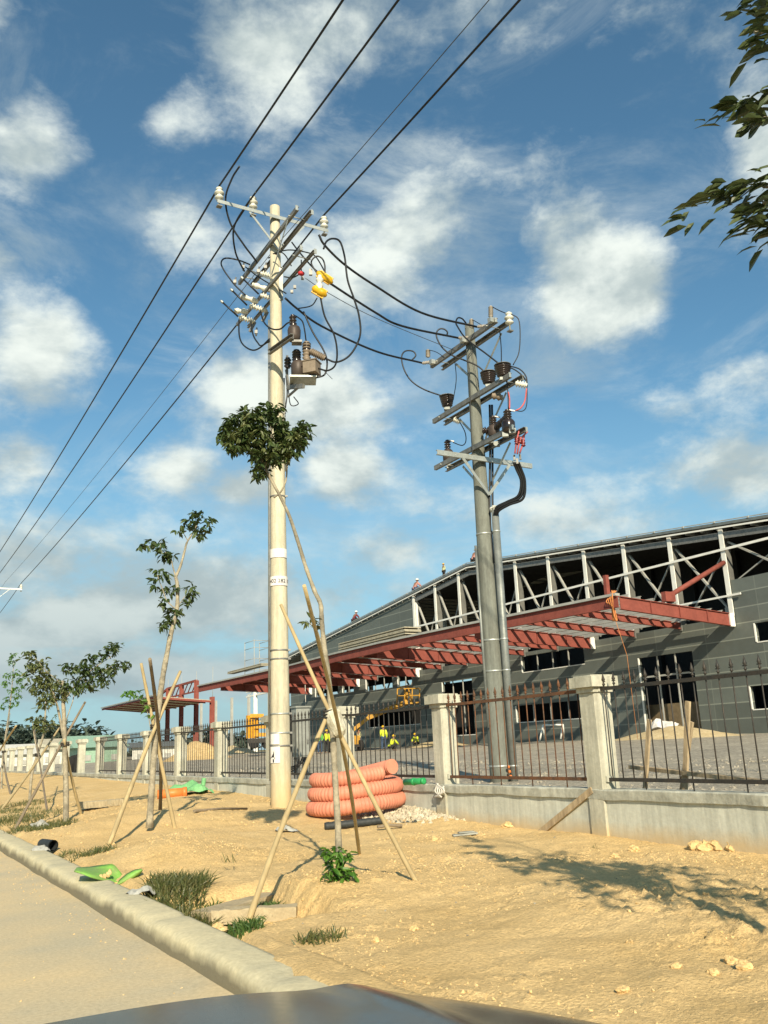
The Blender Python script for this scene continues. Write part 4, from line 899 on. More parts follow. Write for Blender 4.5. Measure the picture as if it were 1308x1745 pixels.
pt = q(843,870,.25); bx = q(876,1330,.2); bx.z = zy(bx.x, bx.y)-.2
straight(bx, pt, .088, 'riser_pipe', 'steel_pipe', pol2)
p2, b2 = q(835,905,-.1), q(864,1330,-.1); straight(b2, p2, .05, 'riser_pipe', 'steel_pipe', pol2)
p3, b3 = q(810,930,.15), q(832,1240,.2); straight(b3, p3, .03, 'conduit', 'steel_pipe', pol2)
mb = MB(); blob(mb, pt+Vector((0,0,.04)), .13, .5, 10, 6, (1,1,.6), 3); mb.build('pipe_seal', 'porcelain', pol2)
for (y, xs) in ((907,826),(1090,834),(1143,838),(1306,852)):
    z = q(xs, y, .25).z; c = (RX, RY); band(z, .045, pol2, rr_(z), 'galv', c)
    f = (z-bx.z)/(pt.z-bx.z); p = bx+(pt-bx)*f; mb = MB(); mb.lathe(p-Vector((0,0,.02)), (0,0,1), [(0,.09),(.003,.096),(.037,.096),(.04,.09)], 16); mb.build('pipe_band', 'galv', pol2)
mb = MB(); p = bx+(pt-bx)*.055
for k in range(3): blob(mb, q(866+2*k,1307+8*k,.36), .036, .3, 8, 5, (1,1,1), k)
mb.build('warning_tie', 'orange_pvc', pol2)

# far pole just outside the left edge
p4 = at(36, 996, X=8.66)
pol3 = thing('utility_pole', (LX, p4.y+.15, .5), 'distant concrete pole at the left edge, only its white cross-arm tip showing', 'pole', 'concrete power poles')
mb = MB(); mb.tube([(7.0,p4.y+.15,z) for z in (-.2,5,10,p4.z+.15)], [.21,.18,.14,.11], 16); mb.build('shaft', 'pole_cream', pol3)
mb = MB(); mb.box(5.9, 8.72, p4.y-.05, p4.y+.03, p4.z-.40, p4.z-.30); mb.build('crossarm', 'white_steel', pol3)
mb = MB(); mb.bar((7.9,p4.y-.03,p4.z-.4),(7.0,p4.y-.03,p4.z-1.2),.06,.03); mb.build('brace', 'white_steel', pol3)
for x in INS: pin_insulator((x, p4.y, p4.z-.32), pol3)

# ------------------------------------------------------------------ overhead lines
def line(name, label, r, mat, pts): mb = MB(); mb.tube(pts, r, 6); return solo(mb, name, mat, pts[0], label, 'cable', 'overhead lines')
def road_line(x, z0, far_px, top_px, r, mat, label):
    Y0, Yn, Yf = LY-.13, -26., p4.y
    a = at(*top_px, X=x); t = (Y0-a.y)/(Y0-Yn); zc = z0; cn = (zc-a.z)/(t*(1-t))
    b = at(*far_px, X=x); zf = p4.z+.12; t2 = (b.y-Y0)/(Yf-Y0); 
    cf = ((z0+(zf-z0)*t2)-b.z)/(t2*(1-t2)) if .02 < t2 < .98 else .5
    cf = max(0., min(1.2, cf)); cn = max(-.5, min(2.5, cn))
    pts = []
    for k in range(41): t = 1-k/40; pts.append((x, Y0+(Yn-Y0)*t, zc-cn*t*(1-t)))
    for k in range(1, 41): t = k/40; pts.append((x, Y0+(Yf-Y0)*t, z0+(zf-z0)*t-cf*t*(1-t)))
    for k in range(1, 12): t = k/12; pts.append((x, Yf+40*t, zf-2.2*t*(1-t)))
    return line('overhead_cable', label, r, mat, pts)
ZI = ZA+.44
road_line(INS[0], ZI, (60,905), (612,0), .024, 'cable_black', 'leftmost thick black cable along the road, on the outer insulator of the cream pole')
road_line(INS[1], ZI-.02, (60,935), (706,0), .024, 'cable_black', 'second thick black cable along the road, on the middle insulator of the cream pole')
road_line(LX+.16, 13.25, (165,880), (838,0), .009, 'cable_thin', 'thin grey wire running along the road between the thick black cables')
road_line(INS[2], ZI, (230,825), (930,0), .024, 'cable_black', 'rightmost thick black cable along the road, on the right insulator of the cream pole')
def cross(P0, P1, mid, r, mat, label):
    n = (P1-P0).cross(Vector((0,0,1))).normalized(); pts = [P0]
    for (x, y) in mid: d = ray(x, y); pts.append(CAM+d*((P0-CAM).dot(n)/d.dot(n)))
    pts.append(P1); return line('tee_cable', label, r, mat, spline(pts, 8))
cross(pl(543,400,1.9), q(812,557,.6), [(553,418),(587,451),(640,487.6),(718,533)], .026, 'cable_black', 'highest thick cable sagging from the cream pole to the grey pole')
cross(pl(540,466,1.55), q(781,576,.2), [(561,482),(640,533),(685,555.6)], .026, 'cable_black', 'middle thick cable from the yellow covers to the grey pole')
cross(pl(485.6,508,.3), q(719,618.5,-1.2), [(506,526),(548,556),(640,598.5)], .026, 'cable_black', 'lowest thick cable sagging from the cream pole to the grey pole')
cross(pl(520,474,1.3), q(776,598,-.2), [(556,497.6),(640,542)], .008, 'cable_thin', 'thin pale wire between the two poles just under the middle cable')

# ------------------------------------------------------------------ trees, stakes
def leafquad(mb, p, d, L, W, up):
    d = d.normalized(); s = d.cross(up)
    if s.length < .05: s = d.cross(Vector((1,.3,0)))
    s.normalize(); n = s.cross(d); k = W*.22
    a, b, c = p+d*L*.28, p+d*L*.68, p+d*L
    a -= n*L*-.02; c = c-n*L*.10
    mb.add([p, a+s*W*.42+n*k, b+s*W*.42+n*k*.6, c, b-s*W*.42+n*k*.6, a-s*W*.42+n*k, a, b], [(0,1,6),(1,2,7,6),(2,3,7),(0,6,5),(6,7,4,5),(7,3,4)])
def foliage(mb, centres, rad, n, Lf, rnd, droop=.5, keep=None, wr=.36, depth=None):
    for c in centres:
        c = Vector(c)
        for _ in range(n):
            d = Vector((rnd.gauss(0,1), rnd.gauss(0,1), rnd.gauss(0,1))).normalized(); p = c+d*rad*rnd.random()**.5
            if depth: p += FW*rnd.uniform(-depth, depth)
            if keep and not keep(p): continue
            base = Vector((rnd.gauss(0,1), rnd.gauss(0,1), rnd.uniform(-.9,.5)-droop)); base.normalize()
            for k in range(3):
                dd = base+Vector((rnd.gauss(0,.55), rnd.gauss(0,.55), rnd.gauss(0,.3))); l = Lf*rnd.uniform(.7,1.2)
                leafquad(mb, p, dd, l, l*wr, Vector((rnd.gauss(0,.5), rnd.gauss(0,.5), 1)))
def limb(pl_, pts, r0, r1, off=0., sub=6, seg=8, wob=.0):
    P = [pl_(x, y, off) for x, y in pts]; S = spline(P, sub); n = len(S)
    return S, [r0+(r1-r0)*i/(n-1) for i in range(n)]
def tree(name, base, label, limbs, parts, group='young staked trees along the verge'):
    t = thing(name, base, label, 'tree', group); P = plane((base.x, base.y)); mb = MB()
    for i, (pts, r0, r1, off) in enumerate(limbs):
        S, rs = limb(P, pts, r0, r1, off)
        if i == 0: S = [Vector((S[0].x, S[0].y, S[0].z-.15))]+S; rs = [rs[0]*1.1]+rs
        rnd_ = random.Random(i); rs = [r*(1+.10*rnd_.uniform(-1,1)) for r in rs]; mb.tube(S, rs, 8)
    mb.build('trunk', 'bark', t)
    for (nm, mat, cl, rad, n, Lf, off, dep, sd_) in parts:
        mb = MB(); foliage(mb, [P(x, y, off) for x, y in cl], rad, n, Lf, random.Random(sd_), depth=dep); mb.build(nm, mat, t)
    return P
b1 = gnd(578,1500)
P1 = tree('young_tree', b1, 'slender young tree leaning across the cream pole, with one dense round crown', [
  ([(578,1500),(576,1420),(571,1330),(566,1240),(560,1160),(553,1110),(548,1060),(546,1030),(536,1008),(522,970),(508,925),(493,880),(478,848),(466,825),(452,798),(440,770)], .034, .012, 0),
  ([(466,848),(478,838),(487,818),(490,790),(500,765)], .011, .006, 0), ([(547,1095),(540,1075),(528,1062)], .007, .004, 0), ([(440,770),(425,745),(405,725)], .010, .005, 0),([(452,795),(460,755),(465,715)], .010, .005, 0),([(500,765),(512,745),(518,725)], .006,.003,0)],
  [('crown','leaf_dark',[(398,716),(420,706),(445,702),(463,696),(384,742),(408,738),(438,724),(463,716),(480,738),(455,748),(430,760),(405,762),(460,772),(487,758),(505,738),(516,728),(498,765),(474,780),(446,788),(440,806),(388,728),(425,735),(470,760),(415,752),(450,735),(512,748),(395,755),(440,775),(478,722)], .085, 30, .092, 0, .2, 3),
   ('crown','leaf_olive',[(400,745),(440,745),(500,745),(460,760),(420,725),(485,770),(430,710)], .10, 20, .09, .12, .12, 4),
   ('leaf_sprig','leaf_olive',[(518,1060),(530,1056),(540,1066)], .03, 4, .085, 0, .02, 6)])
# shoots at the foot of the trunk
sh = MB(); fo = random.Random(5); foliage(sh, [P1(x,y,.04) for x,y in ((560,1455),(575,1448),(590,1462),(562,1478),(580,1480),(594,1490),(572,1500),(588,1506))], .07, 11, .10, fo, .35, depth=.08)
sp = thing('leafy_shoot', P1(578,1522), 'bright green leafy shoots at the foot of the sapling leaning across the cream pole', 'plant')
sh.build('foliage', 'leaf_bright', sp)
mb = MB(); 
for dx in (-8, 6): mb.tube([P1(577,1522,.03), P1(577+dx,1490,.05), P1(577+dx*1.6,1462,.05)], .008, 6)
mb.build('stem', 'bark', sp)
b2_ = gnd(255,1394)
P2 = tree('young_tree', b2_, 'tall bare-limbed young tree with a long kinked trunk and small separate leaf tufts', [
  ([(255,1394),(259,1330),(266,1240),(276,1160),(285,1110),(292,1075),(301,1040),(302,1000),(299,983)], .055, .03, 0),
  ([(299,983),(307,965),(314,940),(318,925),(327,910),(335,895)], .026, .010, 0), ([(299,983),(294,965),(290,950),(275,938),(245,928)], .014, .005, 0),
  ([(302,1040),(292,1032),(283,1022),(277,1005),(271,990),(268,980)], .012, .005, 0), ([(302,1035),(312,1020),(322,1008)], .008, .004, 0), ([(320,922),(312,908),(308,900)], .008,.004,0), ([(262,1290),(256,1240),(248,1205),(232,1182)], .010, .004, 0)],
  [('crown','leaf_dark',[(330,876),(318,892),(345,883),(338,905),(308,902),(355,889),(345,912),(330,890),(240,928),(255,927),(272,926),(274,940),(282,950),(287,948),(272,973),(264,992),(280,980),(283,1005),(298,1005),(325,1003),(326,1015),(316,1028),(280,1028),(290,1040),(298,1046),(283,1060),(276,1067),(295,1056)], .10, 8, .14, 0, .12, 8),
   ('leaf_sprig','leaf_bright',[(222,1178),(232,1181),(243,1190),(250,1203),(255,1218),(215,1182)], .07, 4, .12, 0, .1, 9)])
b3_ = gnd(112,1400); s3 = lambda L_: [(x/3.008, 840+y/3.008) for x, y in L_]
P3 = tree('young_tree', b3_, 'forked young tree whose crown trails to the right, half olive and half dark green', [
  ([(112,1400),(112,1340),(110,1280),(109,1230),(107,1190),(106,1160)], .06, .03, 0), ([(109,1262),(100,1215),(92,1185),(82,1165),(70,1145)], .03, .010, 0), ([(108,1195),(125,1172),(140,1155),(165,1135),(195,1115)], .02, .006, 0),
  ([(107,1175),(98,1160),(80,1145),(58,1120)], .016, .006, 0), ([(110,1235),(122,1200),(135,1170),(190,1135)], .012, .005, 0)],
  [('crown','leaf_dark',s3([(400,905),(430,875),(480,850),(520,830),(560,800),(590,785),(440,930),(480,960),(420,980),(395,1000),(520,925),(560,912),(600,892),(630,877),(545,960),(470,990),(350,890),(500,895),(455,905),(380,960)]), .14, 18, .13, 0, .25, 12),
   ('crown','leaf_olive',s3([(150,820),(170,860),(160,905),(190,940),(180,985),(230,970),(260,1000),(240,1045),(220,1080),(300,985),(340,1005),(320,1035),(200,1010),(280,1050),(205,880),(250,930)]), .14, 18, .13, 0, .25, 13)])
b4_ = gnd(50,1366)
P4 = tree('young_tree', b4_, 'thin half-bare young tree with a small brownish tuft, standing behind the forked tree', [
  ([(50,1366),(54,1320),(64,1284),(74,1250),(77,1215),(78,1190)], .045, .02, 0), ([(64,1284),(58,1255),(55,1232)], .02, .01, 0), ([(70,1262),(80,1245),(86,1234)], .012, .006, 0)],
  [('crown','leaf_olive',[(55,1228),(62,1236),(70,1234),(78,1228),(86,1232),(66,1226),(74,1240)], .18, 14, .15, 0, .2, 15)])
b5_ = gnd(2,1345)
P5 = tree('young_tree', b5_, 'leafy young tree cut by the left edge of the photo, bright green top', [
  ([(2,1345),(4,1300),(9,1255),(15,1215),(20,1170),(23,1130)], .05, .012, 0), ([(8,1260),(14,1240),(17,1215)], .015, .008, 0)],
  [('crown','leaf_bright',[(18,1128),(22,1118),(26,1148),(14,1150),(32,1160),(10,1165),(22,1175),(30,1185),(12,1192),(25,1200),(34,1172),(4,1205),(38,1150)], .17, 16, .15, 0, .25, 17)])
def stake(P, base, foot, tie, top, label, mat='bamboo', r=.022, group='bamboo support stakes'):
    f = gnd(*foot); T = P(*tie); df, dT = (f-CAM).dot(FW), (T-CAM).dot(FW)
    k = math.hypot(top[0]-foot[0], top[1]-foot[1])/math.hypot(tie[0]-foot[0], tie[1]-foot[1])
    e = atd(*top, df+(dT-df)*k); d = e-f; n = 26; pts = [f-d.normalized()*.12]; rs = [r*1.1]; rn = random.Random(int(foot[0]))
    bow = Vector((rn.uniform(-1,1), rn.uniform(-1,1), 0))*.012*d.length
    for i in range(n+1):
        t = i/n; pts.append(f+d*t+bow*math.sin(math.pi*t)); rs.append(r*(1.12-.3*t)*(1.12 if i % 5 == 2 else 1.))
    mb = MB(); mb.tube(pts, rs, 8); return solo(mb, 'bamboo_stake', mat, f, label, 'stake', group)
stake(P1,b1,(420,1578),(560,1215),(563,1206),'thick pale bamboo stake whose foot stands in the grass by the kerb',r=.026)
stake(P1,b1,(708,1502),(568,1226),(478,1030),'bamboo stake crossing in front of the orange coil to a foot at its right',r=.021)
stake(P1,b1,(612,1455),(562,1216),(518,998),'bamboo stake just right of the trunk before the orange coil','bamboo',r=.019)
stake(P2,b2_,(190,1428),(265,1238),(307,1144),'long stake slanting from lower left across the tall kinked tree',r=.032)
stake(P2,b2_,(297,1410),(263,1235),(240,1130),'pale stake at the right foot of the tall kinked tree, tilting left',r=.03)
stake(P2,b2_,(272,1393),(264,1235),(255,1123),'nearly upright stake tied close to the tall kinked trunk','bamboo_grey',r=.03)
stake(P3,b3_,(25,1414),(110,1270),(145,1196),'grey stake slanting up rightwards across the forked tree','bamboo_grey',r=.028)
stake(P3,b3_,(139,1392),(113,1276),(109,1260),'short stake on the right side of the forked tree',r=.03)
stake(P4,b4_,(2,1380),(64,1292),(101,1240),'pale stake slanting across the thin half-bare tree',r=.035)
stake(P4,b4_,(81,1389),(64,1284),(57,1235),'thin stake tilting left beside the half-bare tree','bamboo_grey',r=.022)
stake(P5,b5_,(18.5,1356),(7,1285),(5,1278),'short stake at the foot of the tree cut by the left edge','bamboo_grey',r=.035)
stake(P5,b5_,(-14,1330),(4,1278),(27,1237),'stake with its tip up beside the tree cut by the left edge',r=.035)
# plastic wrap and ties
mb = MB(); pts = [(562,1222,.05),(573,1236,.06),(579,1255,.05)]
mb.lathe(P1(562,1222,.0)+Vector((0,0,.09)), P1(578,1262,0)-P1(562,1222,0), [(0,.02),(.03,.065),(.07,.085),(.13,.09),(.19,.085),(.25,.075),(.28,.055),(.29,.02)], 9)
for i, v in enumerate(mb.v): v += Vector((noise.noise(v*14), noise.noise(v*14+Vector((5,0,0))), noise.noise(v*14+Vector((0,5,0)))))*.022
mb.sm = [False]*len(mb.sm)
m = M('plastic_wrap', (.60,.58,.46), .4, col2=(.42,.38,.27), scale=9, fine=.1, bump=.5); solo(mb, 'plastic_wrap', 'plastic_wrap', P1(570,1240), 'crumpled clear plastic sheet tied round the sapling where its stakes meet', 'wrap')
for (P, x, y, w_, lb) in ((P2,264,1238,.075,'dark tie binding the stakes to the tall kinked tree'),(P3,110,1268,.085,'dark tie binding the stakes to the forked tree'),(P4,63,1286,.07,'dark tie on the thin half-bare tree'),(P5,6,1281,.08,'dark tie on the tree at the left edge'),(P1,560,1216,.055,'thin tie where the stakes meet on the sapling before the coil')):
    c = P(x, y); mb = MB()
    for k in range(3): mb.tube([c+Vector((math.cos(a*.7854)*w_, math.sin(a*.7854)*w_, -.03+.03*k+.01*math.sin(a))) for a in range(9)], .011, 5)
    solo(mb, 'tie', 'rail_dark', c, lb, 'tie', 'ties on staked trees')
# tree beside the car whose branches reach into the top right
tb_ = Vector((3.45, .35, zg(3.45,.35)))
nt = thing('young_tree', tb_, 'tree beyond the right edge whose leafy branch tips hang into the sky', 'tree', 'young staked trees along the verge')
rn = random.Random(21)
tips = [(1185,345),(1215,335),(1235,325),(1260,318),(1285,310),(1300,318),(1280,350),(1300,345),(1262,375),(1285,385),(1305,375),(1300,400),(1235,180),(1260,178),(1285,172),(1305,165),(1280,205),(1300,200),(1285,55),(1300,65),(1298,80),(1262,8),(1290,12),(1305,20)]
TIP = [plane((3.75,2.35))(x, y) for x, y in tips]
far_c = []
while len(far_c) < 46:
    p = Vector((3.55+rn.gauss(0,.33), .75+rn.gauss(0,.85), 3.85+rn.gauss(0,.32)))
    x, y, z = pr(p)
    if z > .3 and -100 < x < 1400 and -200 < y < 1850: continue
    far_c.append(p)
mb = MB(); keep = lambda p: (lambda s: not (s[2] > .2 and -40 < s[0] < 1345))(pr(p))
foliage(mb, far_c, .26, 12, .15, rn, .45, keep)
for p in TIP:
    p = p+RT*.055
    for k in range(11):
        d = Vector((-RT.x, -RT.y, -RT.z))+Vector((rn.gauss(0,.35), rn.gauss(0,.35), rn.gauss(-.35,.25))); l = rn.uniform(.09,.15)
        leafquad(mb, p+Vector((rn.gauss(0,.03), rn.gauss(0,.07), rn.gauss(0,.022))), d, l, l*.34, Vector((rn.gauss(0,.5), rn.gauss(0,.5), 1)))
mb.build('crown', 'leaf_near', nt)
mb = MB(); top = Vector((3.55, .6, 3.3))
mb.tube(spline([tb_-Vector((0,0,.2)), tb_+Vector((.03,.05,1.2)), Vector((3.5,.4,2.4)), top], 6), .035, 8)
for p in far_c[:26]: mb.tube(spline([Vector((3.5,.4,2.4)) if rn.random() < .4 else top, (top+p)/2+Vector((0,0,.1)), p], 4), .010, 5)
for i in (5, 7, 11, 15, 17, 18, 22):
    e = TIP[i]; mb.tube(spline([top, (top+e)/2+Vector((.25,0,.12)), e+RT*.22, e], 5), .008, 5)
mb.build('trunk', 'bark', nt)

# ------------------------------------------------------------------ things lying on the verge
def coil():
    f_ = gnd(608,1399); c = f_+Vector((f_.x, f_.y, 0)).normalized()*.80; c.z = f_.z-.03; RC, r = .70, .126
    pts = []; turns = 2.64; n = 900
    a0 = math.atan2(-c.y, -c.x)+R(150)
    for i in range(n+1):
        t = i/n; a = a0+2*math.pi*turns*t; z = r+.235*turns*t*.98
        lay = min(2, int(turns*t)); rad = RC+(.02, .0, -.02)[lay]+.05*math.sin(a*2+1)+.03*(1-t)
        pts.append(Vector((c.x+rad*math.cos(a), c.y+rad*math.sin(a), c.z+z+.012*math.sin(a*3))))
    # both ends leave the coil: the upper one springs off to the right
    e = pts[-1]; tg = (pts[-1]-pts[-6]).normalized()
    for k in range(1, 22): pts.append(e+tg*(k*.012)+Vector((0,0,.00003*k*k)))
    per = .062; s = 0; rs = []; pr_ = pts[0]
    out = []
    # resample finely so that each ring of the corrugation is modelled
    S = [pts[0]]; acc = 0.
    for p, q2 in zip(pts, pts[1:]):
        d = (q2-p).length; k = max(1, round(d/.0105))
        for j in range(1, k+1): S.append(p+(q2-p)*(j/k))
    L_ = 0.; rs = [r]
    for p, q2 in zip(S, S[1:]):
        L_ += (q2-p).length; ph = (L_/per) % 1; rs.append(r*(1.0 if ph < .55 else .90))
    mb = MB(); mb.tube(S, rs, 18, cap=False); mb.tube([S[-1], S[-1]-(S[-1]-S[-20]).normalized()*.3], r*.86, 14, cap=True)
    o = solo(mb, 'pipe_coil', 'orange_pipe', c, 'large coil of salmon orange corrugated conduit stacked in loops against the low wall', 'pipe coil')
    return c, S
cc, CS = coil()
mb = MB(); a, b = at(570,1331,X=7.75), at(668,1306,X=7.95); S = [a+(b-a)*(k/130) for k in range(131)]; mb.tube(S, [.128 if (k/130*(b-a).length/.062) % 1 < .55 else .115 for k in range(131)], 16)
solo(mb, 'corrugated_pipe', 'orange_pipe', a, 'straight end of orange corrugated conduit lying on top of the coil', 'pipe')
a, b = at(690,1333,X=7.05), at(722,1331,X=7.1); mb = MB(); mb.tube([a,b], .045, 12); mb.lathe(a+(b-a)*.4, b-a, [(0,.045),(.01,.055),(.05,.055),(.06,.045)], 12); mb.lathe(b, b-a, [(-.03,.048),(0,.05),(.01,.03)], 12)
solo(mb, 'pipe_sleeve', 'green_pipe', a, 'short bright green plastic tube sticking out right of the orange coil', 'pipe')
a, b = gnd(553,1414), gnd(652,1405); a.z += .05; b.z += .06; mb = MB(); mb.tube([a+(b-a)*(k/30) for k in range(31)], [.055+.004*(k%3) for k in range(31)], 12)
solo(mb, 'black_pipe', 'black_pipe', a, 'black plastic pipe lying on the dirt in front of the orange coil', 'pipe')
a, b = gnd(268,1362), gnd(318,1358); a.z += .11; b.z += .11; mb = MB(); mb.tube([a,b], .12, 16); mb.lathe(b, b-a, [(-.1,.122),(-.09,.135),(0,.135),(.005,.11)], 16)
solo(mb, 'orange_pipe', 'orange_pvc', a, 'smooth bright orange pipe lying near the wall beyond the tall kinked tree', 'pipe')
def crumple(mb, c, sx, sy, h, n=12, sd=1., hang=0.):
    vs = []
    for j in range(n+1):
        for i in range(n+1):
            u, v = i/n*2-1, j/n*2-1; z = h*max(0, 1-(u*u+v*v)*.6)+h*.55*noise.noise(Vector((u*1.8+sd, v*1.8, sd)))
            vs.append(Vector((c[0]+u*sx*(1+.25*noise.noise(Vector((v*2,sd,0)))), c[1]+v*sy*(1+.25*noise.noise(Vector((u*2,sd,5)))), c[2]+max(.012, z))))
    mb.add(vs, [(j*(n+1)+i, j*(n+1)+i+1, (j+1)*(n+1)+i+1, (j+1)*(n+1)+i) for j in range(n) for i in range(n)])
g = gnd(322,1356); mb = MB(); crumple(mb, g, .55, .5, .30, 12, 4.2); mb.tube([g+Vector((.3,-.1,0)), g+Vector((.36,-.1,.42))], .06, 6)
solo(mb, 'tarp_heap', 'tarp_green', g, 'pale green plastic tarp heaped against the wall past the orange pipe', 'tarp')
# bent bright green plastic barrier by the kerb
g0, g1 = gnd(150,1484), gnd(205,1497)
def gsheet():
    t = thing('plastic_sheet', gnd(180,1497), 'torn bright green plastic sheet curled up on the dirt right behind the kerb', 'sheet'); P = plane(gnd(185,1497))
    mb = MB(); n = 14; vs = []
    lo = [(126,1486),(140,1490),(155,1496),(170,1500),(190,1503),(200,1505)]; hi = [(130,1480),(150,1479),(170,1476),(194,1473),(206,1488),(211,1497)]
    def lerp(L, t): k = t*(len(L)-1); i = min(int(k), len(L)-2); f = k-i; return (L[i][0]*(1-f)+L[i+1][0]*f, L[i][1]*(1-f)+L[i+1][1]*f)
    for j in range(n+1):
        for i in range(6):
            a, b = lerp(lo, j/n), lerp(hi, j/n); s = i/5
            vs.append(P(a[0]+(b[0]-a[0])*s, a[1]+(b[1]-a[1])*s, .22-.34*s+.10*math.sin(s*3+j*.35)))
    mb.add(vs, [(j*6+i, j*6+i+1, (j+1)*6+i+1, (j+1)*6+i) for j in range(n) for i in range(5)], True)
    o = mb.build('panel', 'green_sheet', t); so_ = o.modifiers.new('thickness', 'SOLIDIFY'); so_.thickness = .012
    mb = MB(); vs = []
    c = [(196,1508),(203,1499),(215,1489),(228,1482),(241,1480)]; e = [(200,1509),(214,1506),(226,1501),(236,1493),(243,1484)]
    for j in range(n+1):
        for i in range(4):
            a, b = lerp(c, j/n), lerp(e, j/n); s = i/3; vs.append(P(a[0]+(b[0]-a[0])*s, a[1]+(b[1]-a[1])*s, .1+.12*math.sin(s*3.1)))
    mb.add(vs, [(j*4+i, j*4+i+1, (j+1)*4+i+1, (j+1)*4+i) for j in range(n) for i in range(3)], True)
    o = mb.build('curled_flap', 'green_sheet', t); so_ = o.modifiers.new('thickness', 'SOLIDIFY'); so_.thickness = .012
    mb = MB(); 
    for (x, y) in ((178,1493),(184,1490),(187,1486),(172,1495)): blob(mb, P(x,y,.16), .022, .5, 6, 4, (1,1,1.4), x)
    mb.build('dirt_stain', 'dirt_clod', t)
gsheet()
g = gnd(90,1450); mb = MB(); d = Vector((-.25,1,0)).normalized(); 
a = g+Vector((0,0,.075)); mb.tube([a, a+d*.38], .078, 16, cap=False); mb.tube([a, a+d*.38], .066, 16, cap=False); mb.tube([a+d*.2, a+d*.201], .066, 16)
solo(mb, 'pipe_offcut', 'black_pipe', g, 'short grey pipe offcut lying with its dark open end toward the road', 'pipe')
# kerb-side drain slabs
def slab(p0, p1, wd, th, label, lift=0.):
    a, b = gnd(*p0), gnd(*p1); z = max(a.z, b.z)+th/2+lift; a.z = b.z = z; mb = MB(); d = (b-a).normalized(); s = Vector((-d.y, d.x, 0)); n = 12; vs = []
    rn = random.Random(int(p0[0]))
    for k in range(n+1):
        c = a+(b-a)*(k/n)
        for (u, w_) in ((-.5,-.5),(.5,-.5),(.5,.45),(.42,.5),(-.42,.5),(-.5,.45)): vs.append(c+s*wd*u+Vector((rn.uniform(-.008,.008), rn.uniform(-.008,.008), th*w_+rn.uniform(-.006,.006))))
    mb.add(vs, [(k*6+i, k*6+(i+1) % 6, (k+1)*6+(i+1) % 6, (k+1)*6+i) for k in range(n) for i in range(6)]+[(5,4,3,2,1,0), tuple(n*6+i for i in range(6))])
    return solo(mb, 'concrete_slab', 'slab', a, label, 'slab', 'concrete slabs about the verge')
slab((362,1533),(505,1512), .16, .12, 'larger tan concrete slab edging the grassy drain pit', -.265)
slab((340,1560),(478,1543), .20, .10, 'thinner weathered slab lying in the grass across the drain pit', -.07)
slab((138,1378),(176,1375), .3, .14, 'grey concrete slab lying in the dirt right of the forked tree')
slab((182,1374),(203,1372), .3, .14, 'short grey block end to end with a longer slab near the forked tree')
for (p, q_, lb) in (((330,1385),(420,1381),'thin dark rod on the dirt left of the cream pole'),((643,1413),(685,1411),'thin dark stick on the dirt right of the black pipe')):
    a, b = gnd(*p), gnd(*q_); mb = MB(); mb.tube([a+Vector((0,0,.03)), (a+b)/2+Vector((0,0,.05)), b+Vector((0,0,.03))], .025, 6); solo(mb, 'rod', 'bamboo_grey', a, lb, 'rod')
g = gnd(792,1424); mb = MB(); mb.frame(g+Vector((0,0,.02)), Vector((.9,-.4,.05)).normalized(), Vector((.4,.9,0)).normalized(), Vector((0,0,1)), .34, .12, .02); mb.frame(g+Vector((.02,0,.045)), Vector((.95,-.3,.02)).normalized(), Vector((.3,.95,0)).normalized(), Vector((0,0,1)), .22, .09, .015); solo(mb, 'board_scrap', 'cabinet', g, 'small pale board scrap lying on the dirt near the third pillar', 'board')
# litter
for (x, y, s, lb) in ((345,1546,.06,'crushed clear plastic bottle by the grass at the pit'),(240,1528,.10,'crumpled clear plastic bag behind the kerb beside the green sheet'),(485,1418,.10,'small clear plastic bag lying left of the black pipe'),(500,1418,.05,'white scrap beside the clear bag'),(66,1410,.13,'white litter scrap in the weeds at far left'),(68,1452,.10,'pale litter scrap beside the pipe offcut')):
    g = gnd(x, y); mb = MB(); crumple(mb, g, s*1.3, s, s*.9, 7, x*.37); solo(mb, 'litter', 'plastic_clear', g, lb, 'litter')
# clods and stones: the ones that stand out are things, the rest is one loose scatter
CLODS = [(865,1410,.08),(1205,1447,.10),(1232,1444,.13),(1252,1447,.10),(1272,1446,.12),(1295,1448,.10),(1185,1444,.08),(1047,1462,.05),(965,1469,.04),(1080,1448,.05),(255,1500,.06),(740,1432,.05),(705,1585,.03),(640,1605,.03),(1245,1640,.035),(1268,1650,.04),(1215,1660,.03),(1150,1650,.03),(1060,1690,.03),(570,1672,.03),(595,1675,.025),(190,1410,.05),(372,1585,.05),(465,1563,.04)]
def clod(mb, c, r, sd):
    n, m = 20, 12; vs = []
    for i in range(m+1):
        th = math.pi*i/m
        for k in range(n):
            q2 = 2*math.pi*k/n; d = Vector((math.sin(th)*math.cos(q2), math.sin(th)*math.sin(q2), math.cos(th)))
            rr = r*(1+.45*noise.noise(d*1.3+Vector((sd,0,0)))+.30*noise.noise(d*3.1+Vector((sd,2,0)))+.16*noise.noise(d*7+Vector((sd,4,0)))); vs.append(c+Vector((d.x*1.2, d.y, d.z*.75))*rr)
    mb.add(vs, [(i*n+k, (i+1)*n+k, (i+1)*n+(k+1) % n, i*n+(k+1) % n) for i in range(m) for k in range(n)], False)
for k, (x, y, r) in enumerate(CLODS):
    g = gnd(x, y); mb = MB(); clod(mb, g+Vector((0,0,r*.2)), r, k*1.7)
    solo(mb, 'dirt_clod', 'dirt_clod', g, 'lump of dry yellow earth lying on the verge', 'clod', 'earth clods strewn about the verge')
